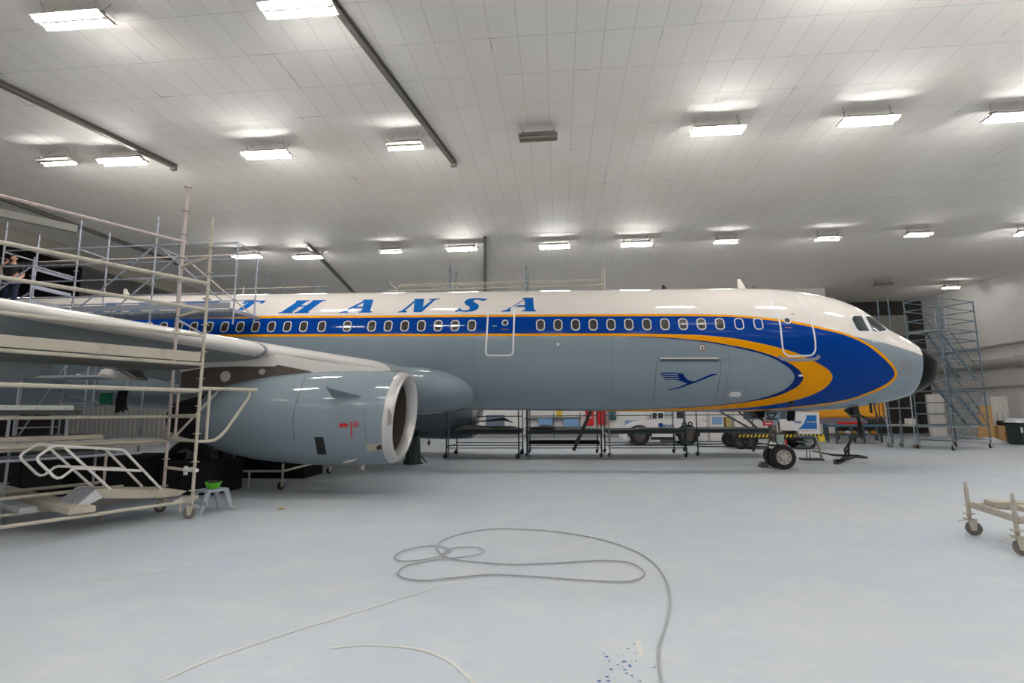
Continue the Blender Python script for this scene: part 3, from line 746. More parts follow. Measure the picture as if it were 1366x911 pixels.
# ---- antennas and drain masts
def blade(x, h, c, sw, mt, nm, ph=PI/2, th=.03):
    p = FUS.pt(x, ph); n = nrm(FUS, x, ph); a = V((1, 0, 0)); s = n.cross(a).normalized(); mb = MB()
    q = [p-n*.03-a*c/2, p-n*.03+a*c/2, p+n*h+a*(c*.18-sw), p+n*h-a*(c*.18+sw)]
    mb.prism([v-s*th/2 for v in q], s*th); return mb.build(nm, mt, plane, bevel=.008)
blade(hit(FUS, 1002, 386)[0], .38, .3, .12, M['white'], 'blade_antenna')
blade(hit(FUS, 893, 386.5)[0], .2, .22, .05, M['black'], 'blade_antenna')
blade(hit(FUS, 1017, 386)[0], .16, .05, 0, M['dkgreen'], 'blade_antenna')
blade(hit(FUS, 145, 396)[0], .32, .3, .12, M['white'], 'blade_antenna')
p = FUS.pt(*hit(FUS, 1162, 537.5)); MB().cyl(p+V((0, .05, .05)), p+V((-.05, -.06, -.3)), .035, 8).build('drain_mast', M['black'], plane)
p = FUS.pt(*hit(FUS, 1055.5, 536.5)); MB().ball(p, .085, 10).build('lower_beacon', M['black'], plane)
p = FUS.pt(*hit(FUS, 1068, 500.8)); MB().ball(p, .05, 8, (1.6, 1, .8)).build('nose_probe', M['line'], plane)
# ---- belly fairing
mb = MB(); rows = []
for i in range(60):
    x = -2.42-2.6*(1-math.cos(PI/2*min(i/24, 1))) if i <= 24 else -5.02-(i-24)*.34
    k = math.sqrt(max(1-abs((x+5.02)/2.6)**2.6, 0)) if x > -5.02 else 1.
    if x < -13.5: k = max(.05, math.sqrt(max(1-((x+13.5)/4.2)**2, 0)))
    k = max(k, .02); zz = 2.72-.02*(x+5); row = []
    for j in range(64):
        a = 2*PI*j/64; c, s = math.cos(a), math.sin(a)
        row.append(V((x, YF+2.12*k**.6*math.copysign(abs(c)**.8, c), zz-.05*(1-k)+.93*k*math.copysign(abs(s)**.85, s))))
    rows.append(row)
mb.grid(rows, 0, True).build('belly_fairing', M['grey'], plane, smooth=60)
p = FUS.pt(-4.9, -.02)
# ---- wings
def le_x(s): return -6.6-(s-5.75)*.51           # s = distance out from the fuselage axis
def le_z(s): return 3.07+(s-2.6)*.0665
def te_x(s): return -11.7 if s < 6.4 else -11.7-(s-6.4)*.29
def foil(n=22):
    out = []
    for i in range(2*n+1):
        b = PI*(i/n); c = (1+math.cos(b))/2; sg = -1 if i < n else 1
        t = 5*(.2969*math.sqrt(c)-.126*c-.3516*c*c+.2843*c**3-.1015*c**4)
        out.append((c, sg*t, 0.03*(1-(2*c-1)**2)*.6))
    return out
FO = foil()
def wing_rows(side, ss, sel=None, grow=0.):
    rows = []
    for s in ss:
        ch = le_x(s)-te_x(s); tc = .135-.02*min(s/8, 1); inc = .05-.03*min(s/12, 1); r = []
        for c, t, cam in FO:
            if sel and not sel(c, t): continue
            zz = (t*tc*(.85 if t < 0 else 1.)+cam)*ch
            dx = (1+grow/ch*2)*c-grow/ch if grow else c
            r.append(V((le_x(s)-ch*dx, YF-side*s, le_z(s)+zz+math.copysign(grow, t)-inc*c*ch+.0)))
        rows.append(r)
    return rows
SS = [1.2, 2.2, 3, 4, 5, 5.75, 6.4, 7.2, 8.2, 9.4, 11, 13, 15, 16.9]
for side, nm in ((1, 'near'), (-1, 'far')):
    r = wing_rows(side, SS); mb = MB().grid(r); k = len(r[0])
    mb.f.append(tuple((len(r)-1)*k+j for j in range(k))); mb.mi.append(0)
    w = mb.build('wing', M['winggrey'], plane, smooth=60)
    if side < 0: continue
    for a, b in ((2.6, 6.12), (6.2, 16.8)):
        ss = [a+(b-a)*i/10 for i in range(11)]
        MB().grid(wing_rows(side, ss, lambda c, t: c < (.13 if t > 0 else .05), .012)).build('slat', M['slat'], w, smooth=60)
    for s in (7.6, 10.2):     # flap track fairings hanging under the trailing edge
        xx = te_x(s)+1.1; zz = le_z(s)-.52; rows = []
        for i in range(17):
            t = i/16; rr = max(math.sin(PI*t**.8)**.7, .02); x = xx+.3-2.9*t
            rows.append([V((x, YF-s+.2*rr*math.cos(2*PI*j/16), zz-.02-.1*t+.3*rr*math.sin(2*PI*j/16))) for j in range(16)])
        MB().grid(rows, 0, True).build('flap_track_fairing', M['winggrey'], w, smooth=60)
    fp = [on_y(x_, y_, 12.7) for x_, y_ in ((124,501.5),(129,494.5),(144,489.5),(156,489),(168,496),(183,505.5),(170,508),(150,505))]
    MB().prism(fp, (0, .55, 0)).build('flap_track_fairing', M['slat'], w, smooth=30, bevel=.07)
    zz = lambda s, c: V((le_x(s)-c*(le_x(s)-te_x(s)), YF-s, le_z(s)-.06*(le_x(s)-te_x(s))-.02))
# wing root fairing skin between wing leading edge and fuselage
rows = []
for i in range(14):
    t = i/13; x = -4.55-2.6*t; z = 3.12+.1*t; row = []
    for j in range(13):
        a = -PI/2+PI*j/12
        row.append(V((x-.0*j, YF-1.55-(.75+.7*t)*math.cos(a)*.9*t**.5, z+(.02+.4*t)*math.sin(a))))
    rows.append(row)
MB().grid(rows).build('wing_root_fairing', M['slat'], plane, smooth=60)

# ---- engines
def engine(side):
    cy = YF-side*5.75; S = Nac(cy); root = None
    # scarfed intake: the lip plane leans forward at the top
    lean = .105
    def P(t, r, a): zz = r*math.sin(a); k = max(0, 1-t/1.6); return V((S.xl-t+lean*zz*k, cy-r*math.cos(a), 1.745+zz))
    n = 64
    ts = [0, .015, .04, .08, .12, .2, .3, .42]
    def loft(tt, prof=None): return [[P(t, (prof(t) if prof else S.f(t)), 2*PI*j/n) for j in range(n)] for t in tt]
    cowl = MB().grid(loft([.2+.14*i for i in range(33)]), 0, True)
    cw = cowl.build('engine_cowl', M['grey'], plane, smooth=60)
    lip = loft([.2, .16, .12, .08, .04, .015, 0]); 
    for t, r in ((.006, .905), (.03, .875), (.08, .845), (.16, .82), (.25, .815)): lip.append([P(t, r, 2*PI*j/n) for j in range(n)])
    MB().grid(lip, 0, True).build('intake_lip', M['wmetal'], cw, smooth=60)
    inn = [[P(t, r, 2*PI*j/n) for j in range(n)] for t, r in ((.25, .815), (.6, .84), (1.15, .86), (1.2, .2))]
    MB().grid(inn, 0, True).build('intake_duct', mat('duct_grey', (92, 86, 80), .5, metal=.2, var=.1), cw, smooth=40)
    fan = MB()
    for k in range(24):
        a = 2*PI*k/24; d = V((0, math.cos(a), math.sin(a))); e = V((0, -math.sin(a), math.cos(a))); c = V((S.xl-1.08, cy, 1.745))
        fan.add([c+d*.2-e*.03, c+d*.2+e*.03+V((-.06, 0, 0)), c+d*.84+e*.13+V((-.09, 0, 0)), c+d*.84-e*.02+V((.03, 0, 0))], [(0, 1, 2, 3)])
    fan.lathe((S.xl-1.1, cy, 1.745), (1, 0, 0), [(0, .24), (.1, .22), (.25, .15), (.38, .06), (.43, .001)], 24)
    fan.build('fan', mat('fan_metal', (48, 45, 43), .4, metal=.4, var=.1), cw, smooth=30)
    MB().lathe((S.xl-4.7, cy, 1.745), (-1, 0, 0), [(-.6, .62), (0, .6), (.5, .5), (.9, .4), (.95, .36), (.9, .1)], 40).build('exhaust_nozzle', M['dark'], cw)
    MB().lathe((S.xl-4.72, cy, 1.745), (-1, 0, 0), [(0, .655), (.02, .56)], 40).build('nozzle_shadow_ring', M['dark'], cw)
    return S, cw
NAC, cw = engine(1)
S2, cw2 = engine(-1)
NAC.f = Nac().f
rib_px(NAC, [(410, 499), (404, 512), (394.5, 540), (391, 560), (393, 590)], .012, .003, 'cowl_joint', M['seam'], cw, False, True)
rib_px(NAC, [(487, 540), (486, 565), (490, 590), (500, 607)], .008, .003, 'cowl_joint', M['seam'], cw, False, True)
poly(NAC, [[(419.2,582.8),(431.2,582.8),(435.8,606.2),(423.6,606)]], .004, 'cooling_vent', M['black'], cw)
poly(NAC, [[(487.5,592.5),(509,590.5),(510.5,599.5),(490,603.2)]], .004, 'data_plate', mat('beige_plate', (172, 166, 150), .5), cw)
poly(NAC, [[(502,595.6),(508.4,592),(509.4,599),(503,600)]], .006, 'drain_outlet', M['black'], cw)
poly(NAC, [[(453,563.5),(458,565.5),(461,563.5),(465,567),(461,570.5),(458,568.8),(453,571.5)]], .005, 'warning_mark', M['red'], cw)
poly(NAC, [[(467.3,562),(469.3,562),(470,584),(468.3,584)]], .005, 'warning_mark', M['red'], cw)
disc(NAC, 474.8, 566.3, .055, .005, 'warning_ring', M['red'], cw, .018); rib_px(NAC, [(472, 568.5), (477.5, 564)], .02, .006, 'warning_mark', M['red'], cw)
poly(NAC, [[(517.5,545.5),(523,544.5),(522,566),(516.5,568.5)]], .006, 'lip_plate', mat('plate_grey', (150, 146, 142), .4), cw)
poly(NAC, [[(455,616.2),(470,612),(479,610.6),(472,614.6),(462,617.2)]], .01, 'drain_fairing', M['slat'], cw)
# strake: a thin triangular fin standing off the cowl
a, b, c = (NAC.pt(*hit(NAC, *q)) for q in ((434, 516), (486.5, 528.5), (455, 540)))
na, nb = nrm(NAC, *hit(NAC, 434, 516)), nrm(NAC, *hit(NAC, 486, 528.5))
fin = MB(); top = a+V((.02, -.3, .06))
st0 = NAC.pt(*hit(NAC, 446, 530)); st1 = NAC.pt(*hit(NAC, 486, 528.8)); tp = on_y(434.5, 515.5, st0.y-.33)
fin.add([st0+V((-.03, .05, 0)), st1+V((0, .03, 0)), tp, st0+V((-.03, .05, -.03)), st1+V((0, .03, -.02)), tp+V((0, 0, -.02))], [(0, 1, 2), (3, 5, 4), (0, 2, 5, 3), (0, 3, 4, 1), (1, 4, 5, 2)])
fin.build('strake', M['grey'], cw, smooth=0)
# pylon between cowl and wing, with the unpainted panel
def xz(P, Y): return [on_y(x, y, Y) for x, y in P]
py0 = YF-5.75-.24
up = xz([(521,498.5),(508,492.5),(480,488.3),(450,485),(420,481),(380,474),(345,468.5),(318,470),(262,480),(238,490),(238,515),(300,516),(350,510),(420,500)], py0)
pyl = MB().prism(up, (0, .48, 0)).build('pylon', M['slat'], plane, bevel=.06)
bp = xz([(241,496.5),(262,492.5),(280,489.8),(314,488.6),(350,488.8),(366,488.6),(371,486.6),(412,494.8),(419,497.2),(379,503),(345,511),(310,517),(241,517)], py0-.012)
bpn = MB().prism(bp, (0, .03, 0)).build('bare_panel', M['bare'], pyl)
c = on_y(301, 502, py0-.013); MB().cyl(c, c-V((0, .012, 0)), .125, 28).build('round_cover', M['frame'], pyl)
c = on_y(350.5, 496, py0-.013); MB().cyl(c, c-V((0, .05, 0)), .07, 14).cyl(c-V((.03, .05, 0)), c-V((.03, .08, 0)), .03, 10).build('fitting', M['wheelgrey'], pyl)

# ---- nose gear
ng = thing_part = MB()
GX = 6.97
def wheel(c, r, w, parent, nm='wheel', hub=True):
    c = V(c); pr = [(-w/2, r*.62), (-w/2, r*.86), (-w*.36, r*.97), (0, r), (w*.36, r*.97), (w/2, r*.86), (w/2, r*.62), (w*.3, r*.6), (-w*.3, r*.6), (-w/2, r*.62)]
    t = MB().lathe(c, (0, -1, 0), pr, 40).build(nm, M['black'], parent)
    if hub:
        h = MB().lathe(c, (0, -1, 0), [(-w*.42, r*.6), (w*.42, r*.62), (w*.48, r*.58), (w*.36, r*.5), (w*.3, r*.3), (w*.46, r*.24), (w*.5, r*.12), (w*.5, .001)], 32)
        h.build('hub', M['wheelgrey'], t)
        hb = MB()
        for k in range(8):
            a = 2*PI*k/8; q = c+V((r*.42*math.cos(a), -w*.36, r*.42*math.sin(a))); hb.cyl(q, q-V((0, .02, 0)), r*.055, 8)
        hb.build('hub_hole', M['bare'], t)
    else: MB().lathe(c, (0, -1, 0), [(-w*.3, r*.62), (w*.3, r*.62), (w*.34, r*.2), (w*.34, .001)], 24).build('hub', M['bare'], t)
    return t
leg = MB().cyl((GX-.08, YF, .42), (GX-.12, YF, 1.1), .075, 16).cyl((GX-.12, YF, 1.0), (GX-.18, YF, 2.1), .12, 16)
leg.cyl((GX-.08, YF-.3, .41), (GX-.08, YF+.3, .41), .06, 12)
leg = leg.build('nose_gear_leg', mat('gear_metal', (126, 124, 122), .4, metal=.4, var=.1), plane)
mbx = MB().beam((GX-.3, YF, .75), (GX-.1, YF, .45), .1, .05).beam((GX-.3, YF, .75), (GX-.16, YF, 1.08), .1, .05).cyl((GX-.15, YF, 1.3), (GX-1., YF, 2.0), .045, 10)
mbx.cyl((GX-.15, YF-.16, 1.15), (GX-.15, YF+.16, 1.15), .06, 10).cyl((GX+.02, YF-.12, .9), (GX+.02, YF-.1, 1.5), .03, 8).box((GX-.05, YF-.14, 1.0), (.18, .1, .22))
mbx.cyl((GX+.1, YF-.1, 1.2), (GX+.14, YF-.06, .75), .018, 6).cyl((GX-.28, YF-.12, .9), (GX-.3, YF-.12, 1.4), .018, 6)
mbx.build('torque_link', M['bare'], leg)
MB().box((GX-.02, YF-.22, .95), (.22, .08, .26)).build('gauge_plate', mat('pale_green_plate', (150, 170, 160), .5), leg, bevel=.01)
MB().cyl((GX+.16, YF-.2, .62), (GX+.16, YF-.2, .92), .035, 10).build('red_strap', M['red'], leg)
for k in (0, 1): MB().cyl((GX-.36+.02*k, YF-.2, .68+.13*k), (GX-.16, YF-.2, .66+.13*k), .035, 8).build('shiny_fitting', M['line'], leg)
wheel((GX, YF-.26, .385), .385, .24, plane, 'nose_wheel'); wheel((GX, YF+.26, .385), .385, .24, plane, 'nose_wheel')
YD = YF-.55
dp = [on_y(x, y, YD) for x, y in ((1020.3,551.5),(1021,549.4),(1041,549.4),(1039.5,560),(1036.8,566.8),(1031,567.5),(1019,562))]
gd = MB().prism(dp, (0, .03, 0)).build('gear_door', M['grey'], plane)
gd['label'] = 'grey nose gear door lettered SZ'
text_mesh('door_code', 'SZ', .3, mat('code_black', (16, 26, 36), .4), gd, on_y(1029.6, 555.6, YD-.006), (1, 0, 0), (0, 0, 1), .013, .003, 1.02)
rt = MB().prism([on_y(x, y, YD-.03) for x, y in ((1018,562.2),(1031,562),(1031,567),(1018,567.8))], (0, .02, 0)).build('red_tag', M['red'], gd)
MB().prism([on_y(x, y, YD-.034) for x, y in ((1020.6,564),(1029.4,563.8),(1029.4,565.2),(1020.6,565.5))], (0, .003, 0)).build('tag_bar', M['frame'], rt)
for dx in (-.62, .3): MB().box((GX+dx, YF+.45, 1.75), (.5, .03, .42)).build('gear_door', M['grey'], plane)
for dx in (-.42, .28, .4): MB().beam((GX+dx, YF-.25, 1.5), (GX+dx+.1, YF-.2, 2.1), .08, .08).build('gear_bay_strut', M['dark'], plane)
MB().box((GX-.45, YF+.1, 1.8), (.3, .5, .4)).build('gear_bay_box', M['dark'], plane)

# ---- main gear (mostly hidden behind the near engine)
for sy in (-1, 1):
    yy = YF+sy*3.8; XG = -9.9
    ml = MB().cyl((XG, yy, .55), (XG, yy, 3.0), .14, 14).cyl((XG, yy-.5, .57), (XG, yy+.5, .57), .09, 10).cyl((XG, yy, 1.6), (XG, YF+sy*1.6, 2.4), .08, 10).build('main_gear_leg', MATS['gear_metal'], plane)
    for q in (-.46, .46): wheel((XG, yy+q, .585), .585, .42, plane, 'main_wheel')
    MB().span((XG-.75, yy+sy*.05-.02, 1.25), (XG+.75, yy+sy*.05+.02, 2.9)).build('gear_door', M['grey'], ml)
# ================================================================== SCAFFOLDING
def pole(p, z0, z1, r=.026, step=.5, ros=True):
    mb = MB().cyl((p[0], p[1], z0), (p[0], p[1], z1-.12), r, 10).cyl((p[0], p[1], z1-.14), (p[0], p[1], z1), r*.75, 8)
    z = z0+.25
    while ros and z < z1-.1:
        mb.cyl((p[0], p[1], z-.006), (p[0], p[1], z+.006), r*2.5, 10); z += step
    return mb
def caster(c, r, parent, mt, wm, zp, yaw=.5):
    c = V(c); a = V((math.cos(yaw), math.sin(yaw), 0)); s = V((-a.y, a.x, 0))
    mb = MB().cyl((c.x, c.y, 2*r+.02), (c.x, c.y, zp), .02, 8).box((c.x, c.y, 2*r+.03), (.11, .11, .015))
    w = c-a*.035+V((0, 0, r))
    for q in (-1, 1):
        mb.prism([w+s*q*.035+V((0, 0, r+.03))-a*.05, w+s*q*.035+V((0, 0, r+.03))+a*.06, w+s*q*.035+a*.03-V((0, 0, .03)), w+s*q*.035-a*.03-V((0, 0, .03))], s*q*.006)
    mb.beam(w+a*.05+V((0, 0, r+.02)), w+a*.17+V((0, 0, r-.02)), .03, .012)
    o = mb.build('caster', mt, parent)
    MB().lathe(w, s, [(-.022, r*.3), (-.022, r*.92), (-.012, r), (.012, r), (.022, r*.92), (.022, r*.3)], 20).build('wheel', wm, o)
    return o
CW = mat('caster_wheel', (112, 106, 100), .6, var=.15)
DD = V((.454, .891, 0)); DV = V((-.891, .454, 0)); PA = V((-6.56, 9.01, 0))
def PS(s, v, z): return PA+DD*s+DV*v+V((0, 0, z))
tower = thing('scaffold_tower', 'tan tube scaffold on casters under the near wing, deck level with the engine top', 'scaffold', PA)
for s, v, z1 in ((0, 0, 5.58), (.04, 1.14, 6.6), (-3.07, 0, 4.6), (-3.07, 1.14, 5.6)):
    p = PS(s, v, 0); pole(p, .24, z1, .029).build('pole', M['pink'] if v > 1 else M['tan'], tower)
    caster(p, .1, tower, M['tan'], CW, .3, .6+s)
for v, z, r in ((0, .31, .028), (0, 2.27, .036), (0, 2.75, .032), (0, 3.28, .03), (0, 3.78, .032), (0, 4.28, .034), (1.14, 1.80, .03), (1.14, 1.34, .028), (1.14, 2.75, .028), (1.14, .31, .028)):
    MB().cyl(PS(-3.1, v, z), PS(.02, v, z), r, 10).build('ledger', M['tan'], tower)
MB().cyl(PS(-3.1, 1.14, 5.31), PS(.1, 1.14, 5.32), .03, 10).build('ledger', M['pink'], tower)
for z, w in ((.83, .028), (1.36, .03), (1.81, .04), (2.27, .04), (2.72, .03), (3.78, .024), (4.8, .03)):
    MB().cyl(PS(0, 0, z), PS(.04, 1.14, z), w, 10).build('transom', M['tan'], tower)
MB().cyl(PS(.04, 1.14, 3.72), PS(0, 0, 3.3), .02, 8).build('diagonal_brace', M['galv'], tower)
MB().cyl(PS(-.3, .02, .33), PS(.1, .02, .36), .03, 10).box(PS(-.12, 0, .34), (.16, .09, .1)).box(PS(-.2, 0, .24), (.03, .03, .16)).build('clamp', M['deck'], tower)
MB().cyl(PS(-.02, .3, .84), PS(.02, -.05, .84), .035, 8).box(PS(0, .3, .82), (.05, .05, .16)).box(PS(0, .1, .85), (.06, .06, .08)).build('clamp', M['chalk'], tower)
tb = MB().beam(PS(-3.1, -.02, 2.885), PS(-.06, -.02, 2.885), .035, .17)
tb.build('toe_board', M['deck'], tower)
MB().beam(PS(-3.1, .56, 2.71), PS(-.04, .56, 2.71), 1.06, .05).build('deck', M['dkdeck'], tower, bevel=.005)
gate = MB().tube([PS(-.02, 0, 2.31), PS(1.0, 0, 2.315), PS(1.09, 0, 2.315)], .034, 10)
gate.build('guard_arm', M['tan'], tower)
curve = [PS(-.0, 1.12, 1.36), PS(-.0, .4, 1.36), PS(0, 0, 1.35), PS(.2, 0, 1.345), PS(.32, 0, 1.36), PS(.42, 0, 1.42), PS(.52, 0, 1.53), PS(.9, 0, 2.1), PS(.945, 0, 2.2), PS(.95, 0, 2.3)]
MB().tube(curve[2:], .028, 10).build('guard_arm', M['tan'], tower)
MB().cyl(PS(.17, 0, 1.36), PS(.17, 0, 2.3), .025, 8).build('guard_upright', M['tan'], tower)
MB().cyl(PS(.1, 1.0, 1.36), PS(.1, 1.0, 2.3), .025, 8).build('guard_upright', M['pink'], tower)
MB().cyl(PS(.06, .98, 1.38), PS(.36, .02, 2.3), .022, 8).build('diagonal_brace', M['tan'], tower)

# ---- low platform of decks behind the tower, with loose planks on it
plat = thing('work_platform', 'long low platform of aluminium decks behind the tan scaffold poles', 'platform', PS(-1.5, 1.8, 0))
MB().beam(PS(-3.6, 1.75, 1.385), PS(-.05, 1.75, 1.385), 1.0, .05).build('deck', M['alu'], plat)
MB().beam(PS(-3.6, 1.22, 1.33), PS(-.05, 1.22, 1.33), .06, .12).beam(PS(-3.6, 2.28, 1.33), PS(-.05, 2.28, 1.33), .06, .12).build('deck_frame', M['tan'], plat)
for k in range(9):
    MB().box(PS(-3.3+.4*k, 1.22, 1.41), (.05, .05, .03)).build('deck_hook', M['galv'], plat)
for v in (1.25, 2.25):
    MB().cyl(PS(-3.6, v, 1.13), PS(-.35, v, 1.13), .026, 8).build('ledger', M['galv'], plat)
    MB().cyl(PS(-3.6, v, .55), PS(-.6, v, .55), .03, 8).build('ledger', M['tan'], plat)
    for s in ((-2.45, -.9) if v < 2 else (-3.4, -1.95, -.7)):
        MB().cyl(PS(s, v, .04), PS(s, v, 1.3), .022, 8).cyl(PS(s, v, 0), PS(s, v, .05), .05, 10).build('leg', M['pink'] if v < 2 else M['galv'], plat)
for s in (-3.0, -2.2, -1.45):
    for v in (1.45, 2.1): MB().cyl(PS(s, v, 1.41), PS(s, v, 1.845), .022, 8).build('stanchion', M['galv'], plat)
    MB().beam(PS(s, 1.35, 1.83), PS(s, 2.2, 1.83), .05, .03).build('cross_bar', M['galv'], plat)
solo('plank', MB().beam(PS(-3.5, 1.42, 1.455), PS(-.95, 1.42, 1.455), .24, .08), M['deck'], 'worn tan plank lying on the aluminium platform', 'plank', 'loose planks around the scaffold', bevel=.006)
solo('plank', MB().beam(PS(-3.5, 1.75, 1.46), PS(-1.05, 1.75, 1.46), .26, .09), M['dkdeck'], 'dark grey plank lying behind the worn tan plank on the platform', 'plank', 'loose planks around the scaffold', bevel=.006)
solo('plank', MB().beam(PS(-3.5, 1.5, 1.885), PS(-1.3, 1.5, 1.885), .3, .08), M['dkdeck'], 'dark beam raised on stanchions under the pale perforated plank', 'plank', 'loose planks around the scaffold', bevel=.006)
pp = MB().beam(PS(-3.5, 1.5, 1.935), PS(-1.4, 1.5, 1.935), .24, .02)
for q in (1.385, 1.615): pp.beam(PS(-3.5, q, 1.97), PS(-1.4, q, 1.97), .012, .075)
for k in range(6): pp.box(PS(-3.4+.38*k, 1.376, 1.97), (.06, .03, .03))
solo('plank', pp, M['chalk'], 'pale perforated steel plank with upturned edges on top of the dark beam', 'plank', 'loose planks around the scaffold')
# planks lying low, across the bottom rails
def lowplank(p, q, z, w, h, mt, label):
    a = on_floor(*p, z); b = on_floor(*q, z); d = (b-a).normalized()
    solo('plank', MB().beam(a, b+d*1.2, w, h), mt, label, 'plank', 'loose planks around the scaffold', bevel=.006)
lowplank((110, 681), (8, 655), .40, .34, .09, M['deck'], 'worn pinkish tan plank lying low under the white handrail stair')
lowplank((38, 681), (-20, 662), .40, .2, .085, M['alu'], 'short pale plank on the lower rail at the left edge')
fl = solo('floor_panel', MB().beam(on_floor(72, 634, .3), on_floor(-60, 652, .3), .6, .03), M['alu'], 'flat white panel lying low behind the white handrails', 'panel')

# ---- white handrail stair
SV = .3
WV = DV*.75
def ons(x, y): return on_plane(x, y, PS(0, SV, 0), DV)
st = thing('access_stair', 'small stair platform with rounded white handrails leaning low beside the scaffold', 'stair', V(ons(180, 664)))
f1 = [ons(x, y) for x, y in ((127, 652), (139, 665), (212, 664.5), (238, 662), (250, 655), (235, 652.5), (210, 653.5))]
MB().prism(f1, WV).build('platform', M['deck'], st, bevel=.008)
a, b = ons(128, 652.5), ons(98, 678)
rm = MB().prism([a, b, b+V((.04, 0, -.05)), a+V((.14, 0, -.13))], WV)
rm.build('ramp', M['alu'], st, bevel=.006)
for k in range(4):
    p_, q_ = a.lerp(b, 0)+WV*(.2+.2*k)+V((0, 0, .012)), b+WV*(.2+.2*k)+V((0, 0, .012)); MB().beam(p_, q_, .02, .012).build('tread_rib', M['galv'], st)
def hr(P, off_, r=.021): return MB().tube([ons(x, y)+off_ for x, y in P], r, 8)
for o_ in (WV*.02, WV*.98):
    rail = [(216,653),(167,602),(163,600),(140,598.5),(85,595.2),(76,594.6),(71,595.5),(52,608),(50,611.5),(52,616),(72,635.5),(77,638),(83,637),(97,626.5),(102,625),(140,626),(189,628)]
    rl = hr(rail, o_).build('handrail', M['locker'], st)
    hr([(148, 653), (86, 596)], o_).build('baluster', M['locker'], st)

# ---- step stool and bowl
F1 = on_floor(267.5, 687); F2 = on_floor(309, 679.5); ax = (F2-F1).normalized(); pr = V((-ax.y, ax.x, 0)); ln = (F2-F1).length
stl = thing('step_stool', 'pale blue-grey step stool with small wheels beside the scaffold caster', 'stool', F1)
hz = .40; t0_, t1_ = F1+ax*ln*.2+V((0, 0, hz)), F1+ax*ln*.8+V((0, 0, hz))
MB().beam(t0_-ax*.03+pr*.17, t1_+ax*.03+pr*.17, .38, .05).build('top', M['stool'], stl, bevel=.01)
for a, b in ((t0_, F1), (t1_, F2)):
    for q in (0, .34):
        MB().prism([a+pr*q-ax*.05-V((0, 0, .02)), a+pr*q+ax*.05-V((0, 0, .02)), b+pr*q+ax*.035, b+pr*q-ax*.035], pr*.03).build('leg', M['stool'], stl)
MB().beam(F1+pr*.1+ax*.03+V((0, 0, .2)), F1+pr*.1+ax*.06+V((0, 0, .2)), .4, .06).build('step', M['stool'], stl)
for q in (-.03, .37): MB().lathe(F2+ax*.02+pr*q+V((0, 0, .035)), pr, [(-.015, .01), (-.015, .035), (.015, .035), (.015, .01)], 14).build('wheel', M['wheelgrey'], stl)
bc = (t0_+t1_)/2+pr*.15+V((0, 0, .026))
bw = thing('bowl', 'lime green plastic bowl of dark bits on the step stool', 'bowl', bc)
MB().lathe(bc, (0, 0, 1), [(0, .001), (0, .085), (.03, .11), (.12, .145), (.125, .15), (.12, .135), (.03, .1), (.012, .001)], 28).build('shell', M['lime'], bw)
cc = MB()
for k in range(14): a = R_.random()*6.28; r = .1*R_.random()**.5; cc.ball(bc+V((r*math.cos(a), r*math.sin(a), .115+.02*R_.random())), .03, 8)
cc.build('contents', M['hair'], bw)['kind'] = 'stuff'

# ---- grey deck scaffold over the wing root
YA0, YA1, YA2 = 13.15, 14.45, 15.5
XS = [-9.65, -12.32, -14.92, -17.5]
gs = thing('deck_scaffold', 'blue-grey tube scaffold with decks standing between the wing and the cabin roof', 'scaffold', (-14.9, 14.4, 0))
def led(a, b, mt=M['galv'], nm='ledger', r=.024): return MB().cyl(a, b, r, 8).build(nm, mt, gs)
for x, top in zip(XS, (7.08, 7.95, 7.95, 8.0)):
    z0 = 4.5 if x > -12 else .04
    pole((x, YA1), z0, top).build('pole', M['galv'], gs)
    pole((x, YA2), 4.7 if x > -11 else z0 if x < -13.5 else 4.5, 7.0 if x > -10 else top-.05).build('pole', M['galv'], gs)
    if x < -13: pole((x, YA0), .04, 6.35).build('pole', M['galv'], gs)
for a, b in zip(XS, XS[1:]):
    for z in (7.03, 6.5, 5.98, 5.46):
        led((a, YA1, z), (b, YA1, z))
    for z in (6.98, 5.46): led((a, YA2, z), (b, YA2, z), M['pink'] if z > 6 else M['galv'])
for x in XS:
    for z in (7.0, 4.95): led((x, YA1, z), (x, YA2, z), nm='transom')
    if x < -13:
        for z in (6.08, 5.45, 4.9, 2.95, 1.5): led((x, YA0, z), (x, YA1, z), nm='transom')
for z in (6.1, 5.6, 5.0): led((XS[2], YA0, z), (XS[3]-1.5, YA0, z))
led((-12.32, YA1, 7.05), (-14.85, YA1, 5.0), nm='diagonal_brace'); led((-12.25, YA1, 7.0), (-9.7, YA1, 4.95), nm='diagonal_brace')
led((-9.7, YA2, 4.95), (-12.25, YA2, 7.0), M['pink'], 'diagonal_brace'); led((-12.4, YA2, 7.0), (-14.9, YA2, 4.95), nm='diagonal_brace')
led((-14.95, YA0, 6.1), (-17.4, YA0, 4.4), nm='diagonal_brace'); led((-14.95, YA0, 5.3), (-17.4, YA0, 3.9), nm='diagonal_brace')
led((-14.9, YA1, 3.4), (-16.6, YA1, .6), nm='diagonal_brace'); led((-14.8, YA0, 3.4), (-16.9, YA0, 1.6), nm='diagonal_brace')
led((-12.3, YA1, 2.95), (-17.4, YA1, 2.95)); led((-14.9, YA0, 2.95), (-17.4, YA0, 2.95)); led((-13.3, YA1, 2.2), (-15., YA1, 2.2))
MB().span((-14.9, YA1+.03, 4.9), (-9.7, YA2-.03, 4.97)).build('deck', M['alu'], gs)
MB().span((-17.5, YA0+.03, 4.84), (-14.97, YA1-.03, 4.9)).build('deck', M['alu'], gs)
MB().span((-17.5, YA1+.03, 4.9), (-14.97, YA2-.03, 4.96)).build('deck', M['alu'], gs)
MB().span((-15.4, YA0+.05, 2.88), (-12.4, YA1-.05, 2.94)).build('deck', M['alu'], gs)
MB().span((-14.9, YA1-.04, 4.98), (-9.75, YA1-.015, 5.16)).build('toe_board', M['galv'], gs)
